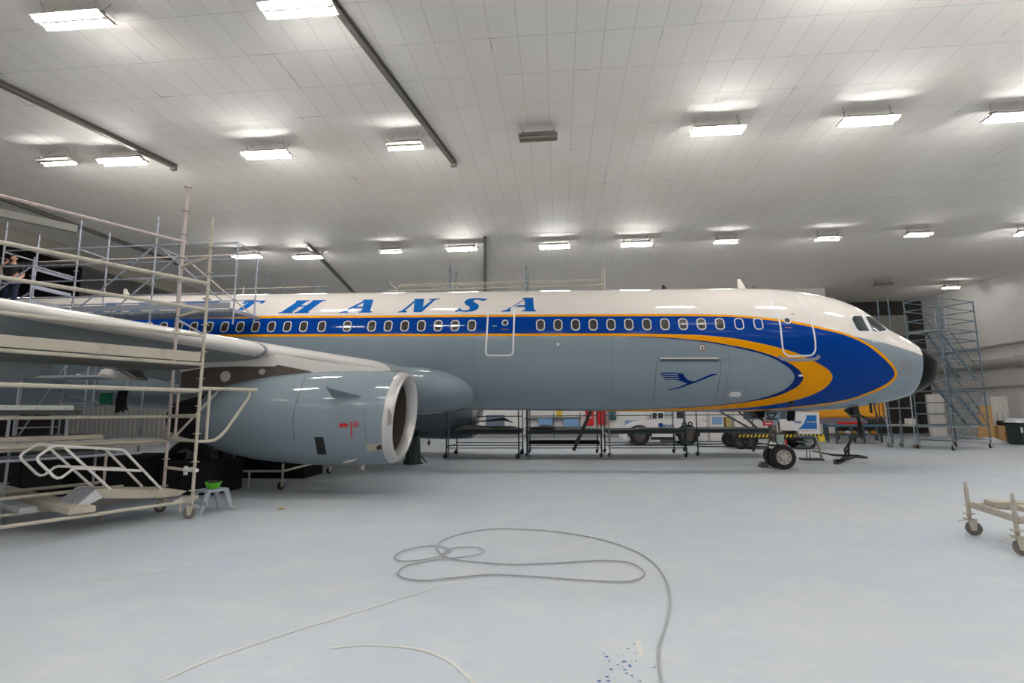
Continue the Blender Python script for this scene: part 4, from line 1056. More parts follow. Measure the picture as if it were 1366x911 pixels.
for z0, z1 in ((4.92, 5.12), (5.45, 5.56), (5.98, 6.1)): MB().span((-14.99, YA0+.04, z0), (-14.955, YA1-.04, z1)).build('toe_board', M['galv'], gs)
MB().span((-9.68, YA1+.03, 4.85), (-9.63, YA2+.35, 4.95)).build('deck_end', M['galv'], gs)
gr = MB()
for k in range(40): gr.box((-14.8+.13*k, YA1-.01, 4.86), (.06, .03, .05))
gr.build('deck_edge', M['steelblue'], gs)
for x in (-15., -13.6): MB().cyl((x, YA2-.2, .05), (x, YA2-.2, 4.5), .024, 8).build('pole', M['galv'], gs)

# cloths hanging on the scaffold rail
def cloth(c, w, h, mt, label, nm, seed):
    r = random.Random(seed); rows = []
    for i in range(10):
        t = i/9; rows.append([V((c.x+(j/10-.5)*w*(1-.3*t*math.sin(j)), c.y-.03-.05*math.sin(j*1.3+t*3)-.02*t, c.z-h*t*(1+.12*math.sin(j*1.7+seed)))) for j in range(11)])
    back = [[p+V((0, .05, 0)) for p in row[::-1]] for row in rows]
    mb = MB().grid([a+b for a, b in zip(rows, back)], 0, True)
    return solo(nm, mb, mt, label, 'cloth', smooth=60)
cloth(on_y(144, 524, 14.35), .35, .34, M['cloth'], 'bright green cloth hanging on a rail below the wing', 'cloth', 3)
cloth(on_y(165, 521, 14.35), .3, .6, M['tee'], 'dark jacket-like cloth hanging beside the bright green cloth', 'cloth', 8)

# ---- scaffold standing beyond the cabin roof
rs = thing('rear_scaffold', 'thin scaffold poles and rails rising behind the cabin roof', 'scaffold', (-2, 21.4, 0))
Yr = 20.82
def rp_(x, y, Y=Yr): return on_y(x, y, Y)
for px, yt, Y in ((517.5, 369, Yr), (530, 375, Yr+1), (600.5, 351, Yr), (608.5, 361, Yr+1), (702, 349, Yr), (704.5, 365, Yr+1), (805.5, 346, Yr), (802.5, 356, Yr+1)):
    p = rp_(px, yt, Y); pole((p.x, p.y), 1.125 if Y > Yr and px > 600 else 0., p.z, .024).build('pole', M['tan'] if px > 800 else M['steelblue'], rs)
for (a, b, Y) in (((530, 379.5), (806, 373.5), Yr), ((517, 386), (806, 382), Yr), ((530, 381), (806, 376.5), Yr+1)):
    p, q = rp_(*a, Y), rp_(*b, Y); q.z = p.z = (p.z+q.z)/2; MB().cyl(p, q, .022, 8).build('ledger', M['tan'], rs)
for a, b in (((599, 377), (588, 387)), ((602, 377), (614, 387)), ((517, 376), (530, 386)), ((607, 379), (600, 388))):
    MB().cyl(rp_(*a), rp_(*b), .02, 8).build('diagonal_brace', M['tan'], rs)
rs2 = thing('rear_scaffold', 'thin rail and poles rising behind the roof above the letter H', 'scaffold', (-9, 21.4, 0))
for px, yt in ((361, 360), (379.5, 368), (325, 382), (420, 372), (433, 377)):
    p = rp_(px, yt); pole((p.x, p.y), 0. if p.x < -12.2 else 3.5, p.z, .024).build('pole', M['steelblue'] if px > 340 else M['chalk'], rs2)
p, q = rp_(300, 386), rp_(436, 382); MB().cyl(p, V((q.x, q.y, p.z)), .024, 8).build('ledger', M['tan'], rs2)
MB().cyl(rp_(421, 377), rp_(436, 386), .022, 8).build('diagonal_brace', M['steelblue'], rs2)

# ---- blue stair tower beyond the nose
T0 = V((17.54, 25.31, 0)); TA = V((2.63, 1.41, 0)).normalized(); TB = V((-TA.y, TA.x, 0))
def PT(a, b, z): return T0+TA*a+TB*b+V((0, 0, z))
tw = thing('stair_tower', 'tall blue scaffold tower with zigzag stairs on casters beyond the nose', 'scaffold', T0)
LA, LB = 2.98, 1.4
for a, b, zt in ((0, 0, 7.3), (LA, 0, 7.05), (0, LB, 7.1), (LA, LB, 7.05)):
    p = PT(a, b, 0); pole(p, .25, zt, .03).build('pole', M['steelblue'], tw); caster(p, .1, tw, M['wheelgrey'], M['black'], .3, .3)
for z in (.42, 1.1, 1.62, 2.14, 2.68, 3.2, 4.15, 4.65, 5.1, 5.55, 6.05, 6.55, 7.0):
    for b in (0, LB):
        if z == .42 or b == 0 or z > 5 or int(z*10) % 3: MB().cyl(PT(0, b, z), PT(LA, b, z), .024, 8).build('ledger', M['steelblue'] if z > .6 else M['galv'], tw)
    for a in (0, LA): MB().cyl(PT(a, 0, z), PT(a, LB, z), .024, 8).build('transom', M['steelblue'], tw)
for z0, z1, sgn in ((1.05, 3.15, 1), (3.2, 5.45, 1)):
    for b in (.15, .75):
        a0, a1 = (LA-.2, .3); MB().beam(PT(a0, b, z0), PT(a1, b, z1), .05, .14).build('stair_stringer', M['steelblue'], tw)
        MB().cyl(PT(a0, b, z0+.75), PT(a1, b, z1+.75), .02, 8).build('stair_rail', M['steelblue'], tw)
    for k in range(9):
        t = (k+.5)/9; c = PT(LA-.2+(.5-LA)*t, .45, z0+(z1-z0)*t); MB().beam(c-TB*.3, c+TB*.3, .2, .03).build('stair_tread', M['alu'], tw)
for z, (a0, a1) in ((5.48, (0, 1.2)), (3.18, (0, LA)), (1.02, (0, LA))): MB().beam(PT(a0, LB/2, z), PT(a1, LB/2, z), LB-.06, .035).build('deck', M['alu'], tw)
for a0, z0, a1, z1 in ((.2, 1.1, 1.6, 2.1), (LA-.1, 1.1, 1.5, 2.6), (1.4, 1.6, LA-.1, 2.7), (.1, .4, 1.4, 1.1)): MB().cyl(PT(a0, -.03, z0), PT(a1, -.03, z1), .022, 8).build('diagonal_brace', M['steelblue'], tw)
for a, b, z0, z1 in ((.5, 0, 5.6, 6.6), (.9, .6, 5.5, 6.5)): MB().cyl(PT(a, b, z0), PT(a, b, z1), .022, 8).build('guard_upright', M['galv'], tw)
lw = thing('low_scaffold', 'low grey scaffold platform on casters under the radome, left of the stair tower', 'scaffold', PT(0, LB, 0))
for a, b, zt in ((-.05, LB+.12, 2.6), (-.05, LB+1.3, 2.55), (-.9, LB+.12, .3), (.9, LB+1.3, 1.3)):
    p = PT(a, b, 0)
    if zt > 1: pole(p, .25, zt, .028).build('pole', M['galv'], lw); caster(p, .1, lw, M['wheelgrey'], CW, .3, .3)
for z in (.45, 1.05, 1.9): MB().cyl(PT(-.05, LB+.12, z), PT(-.05, LB+1.3, z), .024, 8).build('ledger', M['galv'], lw)
MB().beam(PT(-.05, LB+.7, 1.08), PT(.9, LB+.7, 1.08), 1.3, .06).build('deck', M['deck'], lw)
for px in (1170, 1184):     # two bare poles behind the cockpit
    t_, b_ = on_y(px, 400 if px < 1180 else 398, 27), on_y(px+3, 446, 27)
    solo('scaffold_pole', pole((t_.x, 27), .0, t_.z, .028), M['steelblue'], 'bare blue pole rising behind the cockpit roof, %s' % ('the nearer to the windscreen' if px < 1180 else 'the nearer to the stair tower'), 'pole', 'bare poles behind the cockpit')
# ================================================================== GROUND EQUIPMENT
# ---- docking platforms along the belly
DL, DPT, DY = 3.04, 2.3, 21.0
def make_dock(x0, label, tall):
    o = V((x0, DY, 0)); t = thing('docking_platform', label, 'platform', o, 'docking platforms under the belly')
    for x in (.05, DL-.05):
        for y in (.05, DPT-.05):
            mb = MB().cyl(o+V((x, y, .2)), o+V((x, y, 1.12)), .03, 8)
            lg = mb.build('leg', M['dock'], t)
            caster(o+V((x, y, 0)), .09, lg, M['dock'], M['black'], .25, .3)
        MB().cyl(o+V((x, .05, 1.1)), o+V((x, .05, tall)), .025, 8).build('guard_post', M['dock'], t)
        MB().cyl(o+V((x, DPT-.05, 1.1)), o+V((x, DPT-.05, tall+.35)), .025, 8).build('guard_post', M['dock'], t)
    MB().span(o+V((0, 0, 1.06)), o+V((DL, DPT, 1.1))).build('deck', M['dkdeck'], t)
    f = MB()
    for y in (.02, DPT-.02): f.span(o+V((0, y-.02, .96)), o+V((DL, y+.02, 1.12)))
    for x in (.02, DL-.02): f.span(o+V((x-.02, .045, .96)), o+V((x+.02, DPT-.045, 1.12)))
    f.build('deck_frame', M['dock'], t)
    for y, zs in ((.05, (.42, .52)), (DPT-.05, (.5,))):
        for z in zs: MB().cyl(o+V((.03, y, z)), o+V((DL-.03, y, z)), .02, 8).build('lower_rail', M['dock'], t)
    for x in (.05, DL-.05): MB().cyl(o+V((x, .05, .46)), o+V((x, DPT-.05, .46)), .02, 8).build('lower_rail', M['dock'], t)
    MB().cyl(o+V((.05, DPT-.05, 1.66)), o+V((DL-.05, DPT-.05, 1.66)), .022, 8).build('guard_rail', M['dock'], t)
    return t
d0 = make_dock(-4.63, 'dark docking platform just right of the engine carrying a folded black tarpaulin', 1.95)
dup(d0, (-1.36, DY, 0), 0, 'dark docking platform with a slanting ladder-like plank, in front of the red cabinets')
dup(d0, (1.9, DY, 0), 0, 'dark docking platform in front of the white tow truck')
dup(d0, (5.45, DY+.7, 0), 0, 'dark docking platform directly behind the nose wheel')
r = random.Random(4)
def heap(x0, x1, y0, y1, z, h, label, nm, mt, cat, seed):
    rr = random.Random(seed); rows = []; n = 18
    for i in range(n+1):
        u = i/n; row = []
        for j in range(9):
            w = j/8; e = min(1, 6*min(u, 1-u)+.0)*min(1, 6*min(w, 1-w)); row.append(V((x0+(x1-x0)*u, y0+(y1-y0)*w, z+.02+h*e*(.55+.45*math.sin(3.2*u+seed)*math.cos(2*w)+.12*rr.random()))))
        rows.append(row)
    bot = [[V((p.x, p.y, z)) for p in row[::-1]] for row in rows]
    solo(nm, MB().grid([a+b for a, b in zip(rows, bot)], 0, True), mt, label, cat, smooth=40)
heap(-4.35, -1.5, 21.2, 22.4, 1.122, .22, 'folded black tarpaulin lying on the docking platform right of the engine', 'tarpaulin', M['tarp'], 'tarpaulin', 2)
mb = MB().prism([V((-3.9, 21.5, 1.4)), V((-2.3, 21.5, 1.62)), V((-1.95, 21.5, 1.4)), V((-2.3, 21.5, 1.5))], (0, .6, 0))
solo('folded_panel', mb, M['tarp'], 'bent black panel propped on the folded tarpaulin', 'panel')
def dplank(x0, x1, y, z, w, h, mt, label): solo('plank', MB().span((x0, y, z), (x1, y+w, z+h)), mt, label, 'plank', 'planks on the docking platforms', bevel=.005)
dplank(-1.2, -.2, 21.5, 1.122, .5, .1, M['dkdeck'], 'dark plank on the docking platform beside the slanting plank')
dplank(.2, 1.6, 21.4, 1.122, .4, .06, mat('pale_sheet', (170, 168, 160), .5), 'pale sheet on the docking platform below the red cabinets')
dplank(-1.28, 1.6, 21.5, .54, .9, .12, M['tarp'], 'dark plank stored on the lower rails beneath the slanting plank')
dplank(3.1, 4.6, 21.4, 1.122, .6, .06, mat('pale_sheet2', (150, 148, 140), .5), 'pale sheet on the docking platform in front of the tow truck')
a, b = on_y(789, 546, 20.9), on_y(765, 601, 20.9); b.z = max(b.z, .03)
solo('leaning_plank', MB().beam(a, b, .1, .13), M['dkdeck'], 'dark plank leaning at a slant against the second docking platform', 'plank')
for q, lb in (((-.1, 22.9), 'left'), ((2.2, 22.9), 'right')): pass
for px0, px1, lb in ((960, 1000, 'thin dark bar slanting over the platform behind the nose wheel, the longer'), (985, 1010, 'thin dark bar slanting over the platform behind the nose wheel, nearest the gear leg')):
    p, q = on_y(px0, 549, 22.2), on_y(px1, 572, 22.2); q.z = 1.13; solo('leaning_bar', MB().beam(p, q, .05, .07), M['dock'], lb, 'bar', 'bars leaning on the platform')

# ---- white tow truck
YT = 29.0
tk = thing('tow_truck', 'white airport tow truck with a sloping bonnet and blue lettering under the fuselage', 'truck', on_y(880, 594, YT))
def pf(P, Y): return [on_y(x, y, Y) for x, y in P]
body = MB().prism(pf([(831,588),(831.5,578),(834,572.5),(839,568.5),(850,563.5),(862,561.4),(868,560.5),(916,560.3),(943,562),(944,588)], YT), (0, 2.1, 0))
body.build('body', M['whitepaint'], tk, bevel=.04)
cab = MB().prism(pf([(868.5,560.6),(870.5,546),(873,536),(913,536),(916,546),(916,560.5)], YT+.08), (0, 1.9, 0)).build('cab', M['whitepaint'], tk, bevel=.04)
for k, P in enumerate((((870.8,551),(876,551),(876,558.5),(870.3,558.5)), ((878,551),(884.5,551),(884.5,558),(878,558)), ((886.5,548),(891,548),(891,558),(886.5,558)), ((892,548),(900,548),(900,558),(892,558)), ((902.5,549),(912,549),(912,558),(902.5,558)))):
    MB().prism(pf(P, YT+.06), (0, .03, 0)).build('cab_window', M['cglass'] if k in (0, 1, 4) else mat('bright_glass', (176, 178, 180), .15), cab)
for k, P in enumerate((((833,571),(917,571),(917,574),(832,574)),)): MB().prism(pf(P, YT-.03), (0, .04, 0)).build('rubbing_strip', M['black'], tk)
for P in (((868,583),(901,583),(901,586.5),(868,586.5)),): MB().prism(pf(P, YT-.02), (0, .03, 0)).build('chassis_panel', M['black'], tk)
MB().prism(pf(((881,586.5),(899,586.5),(899,589.5),(881,589.5)), YT-.02), (0, .03, 0)).build('toolbox', M['dkdeck'], tk)
MB().prism(pf(((868.5,553),(867.2,553),(867.2,558),(868.5,558)), YT-.1), (0, .1, 0)).build('mirror', M['black'], cab)
for px in (853.5, 917.5):
    c = on_y(px, 584.5, YT-.02); c.z = .53; wheel((c.x, YT+.03, .53), .53, .3, tk, 'wheel', False)
    wheel((c.x, YT+1.95, .53), .53, .3, tk, 'wheel', False)
    arch = MB(); P = [(c.x+.66*math.cos(PI*i/12), .5+.6*math.sin(PI*i/12)) for i in range(13)]
    arch.prism([V((x, YT-.04, z)) for x, z in P], (0, .05, 0)).build('wheel_arch', M['black'], tk)
text_mesh('side_lettering', 'Satys', .34, M['satdk'], tk, on_y(889, 568, YT-.012), (1, 0, 0), (0, 0, 1), .006)
c = on_y(881.3, 567, YT-.012); MB().lathe(c, (0, -1, 0), [(0, .13), (.008, .13), (.008, .08), (0, .08)], 24).build('round_logo', M['satdk'], tk)
text_mesh('fleet_number', '08', .62, M['black'], tk, on_y(917, 568.3, YT-.012), (1, 0, 0), (0, 0, 1), .0)

# ---- white ground unit on wheels with hazard stripes
YG = 26.2
gp = thing('ground_air_unit', 'white wheeled ground unit with blue panel and hazard-striped edge behind the nose gear', 'trailer', on_y(1070, 600, YG))
MB().prism(pf([(1034,574.5),(1036,550.5),(1093,549.5),(1094.3,574.8)], YG), (0, 1.7, 0)).build('housing', M['whitepaint'], gp, bevel=.03)
MB().prism(pf([(1064,575),(1094.3,575),(1098,581),(1066,581)], YG-.12), (0, 1.9, 0)).build('skirt', M['whitepaint'], gp, bevel=.02)
MB().prism(pf([(1065,572),(1069.5,568.5),(1073,564),(1075.3,558),(1076,554),(1089,554),(1090,572)], YG-.012), (0, .012, 0)).build('blue_panel', M['satblue'], gp)
text_mesh('side_lettering', 'Satys', .17, M['satdk'], gp, on_y(1064.5, 562.6, YG-.02), (1, 0, 0), (0, 0, 1), .003)
text_mesh('panel_lettering', 'Air Clean', .11, M['frame'], gp, on_y(1082.8, 562.6, YG-.02), (1, 0, 0), (0, 0, 1), .002)
a, b = on_y(985, 580.5, YG-.16), on_y(1101, 582.5, YG-.16); b.z = a.z = (a.z+b.z)/2
MB().span(V((a.x, YG-.14, a.z-.14)), V((b.x, YG+1.9, a.z+.08))).build('chassis', M['black'], gp)
hs = MB(); n = 22
for k in range(n):
    x0 = a.x+(b.x-a.x)*k/n; w = (b.x-a.x)/n*.5
    hs.prism([V((x0, YG-.146, a.z-.06)), V((x0+w, YG-.146, a.z-.06)), V((x0+w+.06, YG-.146, a.z+.075)), V((x0+.06, YG-.146, a.z+.075))], (0, .006, 0))
hs.build('hazard_stripes', M['hazy'], gp)
for px in (1078, 1000, 988): 
    c = on_y(px, 590, YG); wheel((c.x, YG+.05, .4), .4, .25, gp, 'wheel', px == 1078); wheel((c.x, YG+1.6, .4), .4, .25, gp, 'wheel', False)
MB().span(on_y(1092, 582, YG-.2), on_y(1101, 589, YG-.2)+V((0, .1, 0))).build('corner_plate', M['hazy'], gp)

# ---- step stand beside the nose wheel
b0 = on_floor(1092, 614)
ss_ = thing('step_stand', 'small metal step stand right of the nose wheel', 'step', b0)
def gp_(x, y, dy=0): p = on_y(x, y, b0.y+dy); return p
MB().beam(gp_(1088, 582), gp_(1097, 613), .06, .06).build('leg', M['tan'], ss_)
for x in (1076, 1080.5): MB().cyl(gp_(x, 582, .3), V((gp_(x, 612, .3).x, b0.y+.3, 0)), .022, 8).build('leg', M['galv'], ss_)
MB().span(gp_(1068, 581.5), gp_(1088, 584)+V((0, .5, 0))).build('top', M['steelblue'], ss_)
for y in (589, 595.5): MB().span(gp_(1068, y), gp_(1082, y+1.5)+V((0, .4, 0))).build('step', M['steelblue'], ss_)
MB().span(V((gp_(1072, 612).x, b0.y-.1, 0)), V((gp_(1098, 612).x, b0.y+.4, .06))).build('base', M['bare'], ss_)
# wheel chock
c = on_floor(1020, 623.5); solo('wheel_chock', MB().prism([c+V((-.16, 0, 0)), c+V((.16, 0, 0)), c+V((.1, 0, .17)), c+V((-.04, 0, .17))], (0, .25, 0)), mat('chock_grey', (96, 96, 98), .7), 'grey wheel chock against the left side of the nose wheel', 'chock', bevel=.02)

# ---- black hoses hanging from the nose
hb = thing('hose_bundle', 'black hoses hanging from the nose and looped on the floor', 'hose', on_floor(1130, 607))
Yh = 18.4
def spl(P, k=6):
    out = []; n = len(P)
    for i in range(n-1):
        p0, p1, p2, p3 = P[max(i-1, 0)], P[i], P[i+1], P[min(i+2, n-1)]
        for j in range(k):
            t = j/k; out.append(.5*((2*p1)+(p2-p0)*t+(2*p0-5*p1+4*p2-p3)*t*t+(3*p1-p0-3*p2+p3)*t**3))
    out.append(P[-1]); return out
top = FUS.pt(*hit(FUS, 1140, 543.5))
for k in range(4):
    j = lambda s: V((r.uniform(-s, s), r.uniform(-s, s), 0))
    P = [top+j(.08), on_y(1144, 557, Yh)+j(.05), on_y(1147.5, 569, Yh)+j(.06), on_y(1146.5, 580, Yh)+j(.06), on_y(1138, 584.5, Yh+.3)+j(.05), on_y(1132.5, 590, Yh+.7)+j(.1), on_y(1132-k, 600, Yh+1.3)+j(.12)]
    P.append(on_floor(1130, 607, .03)+j(.1))
    P += [on_floor(1121+k, 613, .03+.02*k), on_floor(1113, 617-k, .03+.02*k), on_floor(1119, 618, .03), on_floor(1131, 611+.5*k, .03), on_floor(1142, 609.5, .03), on_floor(1157-2*k, 610.5, .03), on_floor(1145, 607.5, .04), on_floor(1116, 606.5+.4*k, .03), on_floor(1100, 604.5, .03), on_floor(1084, 601.5, .03)]
    MB().tube(spl(P), .028, 6).build('hose', M['rubberhose'], hb)
MB().cyl(top+V((0, .1, .1)), top-V((0, 0, .25)), .14, 12).build('coupling', M['rubberhose'], hb)
MB().beam(on_y(1128, 546, Yh), on_y(1139, 556, Yh), .12, .1).beam(on_y(1146, 553, Yh), on_y(1162, 562, Yh), .06, .06).build('hose_arm', M['dkgreen'], hb)
p = on_y(1168.5, 543, 19.5); solo('hanging_strap', MB().tube(spl([FUS.pt(*hit(FUS, 1166, 536.5)), on_y(1168, 548, 18.3), on_y(1170, 556, 18.3), on_y(1170.5, 563, 18.3)]), .03, 6), M['bare'], 'thin dark strap hanging under the nose right of the black hoses', 'strap')

# ---- green jack right of the engine
jb = on_floor(551, 618.5)
jk = thing('axle_jack', 'dark green jack with a round black top just right of the engine intake', 'jack', jb)
MB().lathe(jb, (0, 0, 1), [(0, .36), (.04, .36), (.05, .3), (.95, .24), (1.0, .2)], 10).build('body', M['dkgreen'], jk)
MB().ball(jb+V((0, 0, 1.13)), .2, 14, (1.2, 1, .75)).build('top', M['black'], jk)
MB().cyl(jb+V((.1, 0, 1.12)), jb+V((.62, 0, 1.15)), .035, 8).cyl(jb+V((.58, 0, 1.3)), jb+V((.58, 0, .62)), .02, 8).box(jb+V((.58, 0, .75)), (.08, .06, .12)).build('arm', M['bare'], jk)
for k in range(3):
    a = 2*PI*k/3+.5; MB().beam(jb+V((.3*math.cos(a), .3*math.sin(a), .25)), jb+V((.5*math.cos(a), .5*math.sin(a), .02)), .06, .04).build('foot', M['dkgreen'], jk)

# ---- low wheeled frame and dark crates, some added to block light under the wing
c0 = on_floor(376, 653); c1 = on_floor(440, 632); c2 = on_floor(292, 650)
wf = thing('wheeled_frame', 'low tan wheeled frame standing in the dark under the engine', 'trolley', c0)
for c in (c0, c1): caster(c+V((0, 0, 0)), .1, wf, M['deck'], M['black'], .45, 1.2)
z = .44; MB().cyl(V((c0.x, c0.y, z)), V((c1.x, c1.y, z)), .03, 8).build('rail', M['tan'], wf)
MB().cyl(V((c0.x, c0.y, z)), V((c0.x-1.0, c0.y-.02, z)), .03, 8).build('rail', M['tan'], wf)
for s in (-.9,): MB().cyl(V((c0.x+s, c0.y+.06, z)), V((c0.x+s, c0.y+.06, .02)), .025, 8).build('leg', M['tan'], wf)
MB().cyl(V((c0.x, c0.y, .3)), V((c0.x, c0.y, .62)), .03, 8).build('post', M['deck'], wf)
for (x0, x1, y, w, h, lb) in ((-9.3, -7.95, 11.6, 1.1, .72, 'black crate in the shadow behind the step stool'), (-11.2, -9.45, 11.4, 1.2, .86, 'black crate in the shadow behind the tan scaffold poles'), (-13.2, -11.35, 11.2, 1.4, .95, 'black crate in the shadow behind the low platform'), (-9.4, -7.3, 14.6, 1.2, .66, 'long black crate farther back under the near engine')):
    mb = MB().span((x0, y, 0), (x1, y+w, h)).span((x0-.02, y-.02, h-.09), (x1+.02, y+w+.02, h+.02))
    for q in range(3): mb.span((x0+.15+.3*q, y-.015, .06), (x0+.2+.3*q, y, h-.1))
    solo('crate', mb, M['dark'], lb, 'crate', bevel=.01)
c = on_floor(482, 626.5); bk = thing('bucket', 'small white bucket on the floor under the engine', 'bucket', c)
MB().lathe(c, (0, 0, 1), [(0, .001), (0, .1), (.26, .13), (.27, .138), (.25, .12), (.03, .09), (.03, .001)], 20).build('shell', M['chalk'], bk)
MB().tube([c+V((.13*math.cos(a), 0, .25-.09*math.sin(a))) for a in [PI*i/10 for i in range(11)]], .006, 6).build('handle', M['galv'], bk)
c = on_floor(370, 679.5, .004); solo('crumpled_tape', MB().grid([[c+V((i*.03, j*.02, .012+.012*math.sin(i*2+j))) for j in range(5)] for i in range(5)]).grid([[c+V((i*.03, j*.02, 0)) for j in range(5)] for i in range(5)]), M['hazy'], 'crumpled yellowish scrap lying on the floor before the engine', 'scrap')

# ---- loose cable across the floor
CP_ = [(884,915),(879,885),(880,858),(889,830),(894,800),(889,775),(873,752),(845,734),(800,719),(745,709.5),(690,705.5),(650,706),(615,712),(590,721),(583,730),(588,738),(598,743.5),(620,748),(680,752.5),(740,751),(800,747.5),(838,750),(857,760),(858,768),(845,774),(820,775.5),(770,773),(700,768),(650,766.5),(600,771),(565,774),(540,771),(531,764),(540,755),(570,748),(600,744.5),(630,741),(645,736),(640,731),(625,729.5),(605,731),(593,737),(585,742),(560,747),(535,748),(526,743),(536,735),(560,729.5),(582,728),(601,734),(590,740)]
P = [on_floor(x, y, .012+.00025*i) for i, (x, y) in enumerate(CP_)]
solo('cable', MB().tube(spl(P, 8), .0085, 8), M['cable'], 'long grey cable lying in loops across the foreground floor', 'cable', smooth=60)

# ---- worn lines and paint specks on the floor
MK = mat('worn_line', (206, 206, 202), .5, var=.06, scale=3)
fm = MB()
for LN, w in ((((215,908),(270,884),(330,862),(400,839),(470,818),(560,790),(640,765),(750,732),(860,698),(960,663)), .028), (((440,864),(470,861),(500,860),(560,866),(600,882),(632,911)), .03), (((90,780),(170,768),(250,755),(400,720),(560,690)), .035), (((850,852),(853,862),(856,874)), .035)):
    P = spl([on_floor(x, y, .003) for x, y in LN], 6); rows = []
    for i, p in enumerate(P):
        t = (P[min(i+1, len(P)-1)]-P[max(i-1, 0)]).normalized(); s_ = V((-t.y, t.x, 0))*w*(.35+.3*abs(math.sin(i*1.7))); rows.append([p-s_, p+s_])
    fm.grid(rows)
struct('floor_marking', fm, MK)
sp_ = MB(); rs_ = random.Random(11)
for k in range(34):
    x, y = rs_.gauss(836, 17), min(908, rs_.gauss(885, 20)); c = on_floor(x, y, .003); rr = .004+.012*rs_.random()**3
    o_ = len(sp_.v); sp_.v += [c+V((rr*math.cos(2*PI*j/8)*(1+.3*rs_.random()), rr*math.sin(2*PI*j/8), 0)) for j in range(8)]; sp_.f.append(tuple(range(o_, o_+8))); sp_.mi.append(0)
sk_ = sp_.build('paint_specks', mat('blue_specks', (70, 120, 176), .5), None, 0); tag(sk_, 'scattered blue paint specks on the floor left of the cable end', 'paint specks', None, 'stuff')

# ---- wheeled scaffold base with planks, right edge
C1 = on_floor(1296, 713.5); C2 = on_floor(1361, 741)
ud = (C2-C1).normalized(); vd = V((-ud.y, ud.x, 0)); vd = vd if vd.x > 0 else -vd
tr = thing('scaffold_trolley', 'tan wheeled scaffold base cut by the right edge, loaded with planks', 'trolley', C1)
for c in (C1, C2, C1+vd*1.8, C2+vd*1.8):
    caster(c, .1, tr, M['deck'], CW, .3, 2.6)
    MB().cyl((c.x, c.y, .26), (c.x, c.y, .68), .028, 10).cyl((c.x, c.y, .68), (c.x, c.y, .76), .019, 8).cyl((c.x, c.y, .3), (c.x, c.y, .312), .07, 12).cyl((c.x, c.y, .42), (c.x, c.y, .43), .05, 12).build('post', M['deck'], tr)
u0 = V((0, 0, .43))
MB().beam(C1+u0+vd*.06, C2+u0+vd*.06, .05, .09).beam(C1+u0+vd*1.75, C2+u0+vd*1.75, .05, .09).beam(C1+u0+ud*.04, C1+u0+ud*.04+vd*1.8, .05, .08).beam(C2+u0-ud*.04, C2+u0-ud*.04+vd*1.8, .05, .08).build('frame', M['deck'], tr, bevel=.005)
for k, (f, w, s) in enumerate(((.3, .26, .1), (.68, .28, .25))):
    a = C1+ud*f*(C2-C1).length+vd*s+V((0, 0, .515)); solo('plank', MB().beam(a, a+vd*1.7, w, .07), M['deck'], ('worn plank on the wheeled base at the right edge, the farther of two', 'worn plank on the wheeled base at the right edge, the nearer of two')[k], 'plank', 'planks on the wheeled base', bevel=.006)

# ================================================================== ALONG THE WALLS
def wallbox(px, Y, depth, nm, mt, label, cat, grp=None, door=None, bev=.015, floor=False):
    x0, y0, x1, y1 = px; a = on_y(x0, y0, Y); b = on_y(x1, y1, Y); zb = 0 if floor else b.z
    t = thing(nm, label, cat, ((a.x+b.x)/2, Y, zb), grp)
    MB().span((a.x, Y, zb), (b.x, Y+depth, a.z)).build('body', mt, t, bevel=bev)
    w = b.x-a.x; h = a.z-zb
    if door:
        n = door
        for i in range(n):
            d = MB().span((a.x+w*i/n+.03, Y-.02, zb+.05), (a.x+w*(i+1)/n-.03, Y-.001, a.z-.05)).build('door', mt, t, bevel=.006)
            MB().span((a.x+w*(i+1)/n-.12, Y-.045, zb+h*.45), (a.x+w*(i+1)/n-.08, Y-.021, zb+h*.6)).build('handle', M['galv'], d)
    return t, a, b
WB = YB-.001
wallbox((648, 553.5, 673, 568), WB-.12, .12, 'notice_board', M['board'], 'blue-grey board on the back wall just right of the engine', 'board', bev=.01)
wallbox((718, 557, 737, 567), WB-.4, .4, 'storage_box', M['lblue'], 'light blue box on the back wall left of the slanting plank', 'box', 'light blue boxes on the back wall', 1)
wallbox((751.5, 558.5, 772, 570), WB-.4, .4, 'storage_box', M['lblue'], 'light blue box on the back wall between slanting plank and red cabinets', 'box', 'light blue boxes on the back wall', 1)
for px, lb in (((781, 545, 792.5, 567.5), 'red cabinet on the back wall with a white label, left of the pair'), ((797, 547, 809, 566.5), 'red cabinet on the back wall, right of the pair')):
    t, a, b = wallbox(px, WB-.35, .35, 'fire_cabinet', M['cred'], lb, 'cabinet', 'red wall cabinets', 1)
    if 'label' in lb: MB().span((a.x+.24, WB-.375, (a.z+b.z)/2-.08), (a.x+.42, WB-.371, (a.z+b.z)/2+.03)).build('paper_label', M['frame'], t)
wallbox((812, 546, 822, 560), WB-.35, .35, 'wall_cabinet', M['cgreen'], 'teal cabinet on the back wall right of the red cabinets', 'cabinet', door=1)
wallbox((834.5, 561, 853, 572), WB-.3, .3, 'storage_box', M['lblue'], 'light blue box on the back wall behind the truck bonnet', 'box', 'light blue boxes on the back wall', 1)
t, a, b = wallbox((946.5, 550.5, 966, 572), 33., .8, 'work_booth', M['locker'], 'white booth with a blue screen behind the docking platforms', 'booth', floor=True)
MB().span(on_y(949.5, 556, 32.99), on_y(963.5, 566, 32.99)-V((0, .02, 0))).build('screen', M['lblue'], t)
wallbox((968, 556, 975.5, 572), 33., .5, 'yellow_cabinet', mat('beige_cabinet', (176, 156, 92), .5), 'narrow yellowish cabinet between the white booth and the white locker', 'cabinet', door=1, floor=True)
t, a, b = wallbox((979, 550, 1006, 572), 33., .7, 'tall_locker', M['locker'], 'white locker behind the platform left of the nose gear', 'locker', door=2, floor=True)
for k, x in enumerate((747, 735)): pass
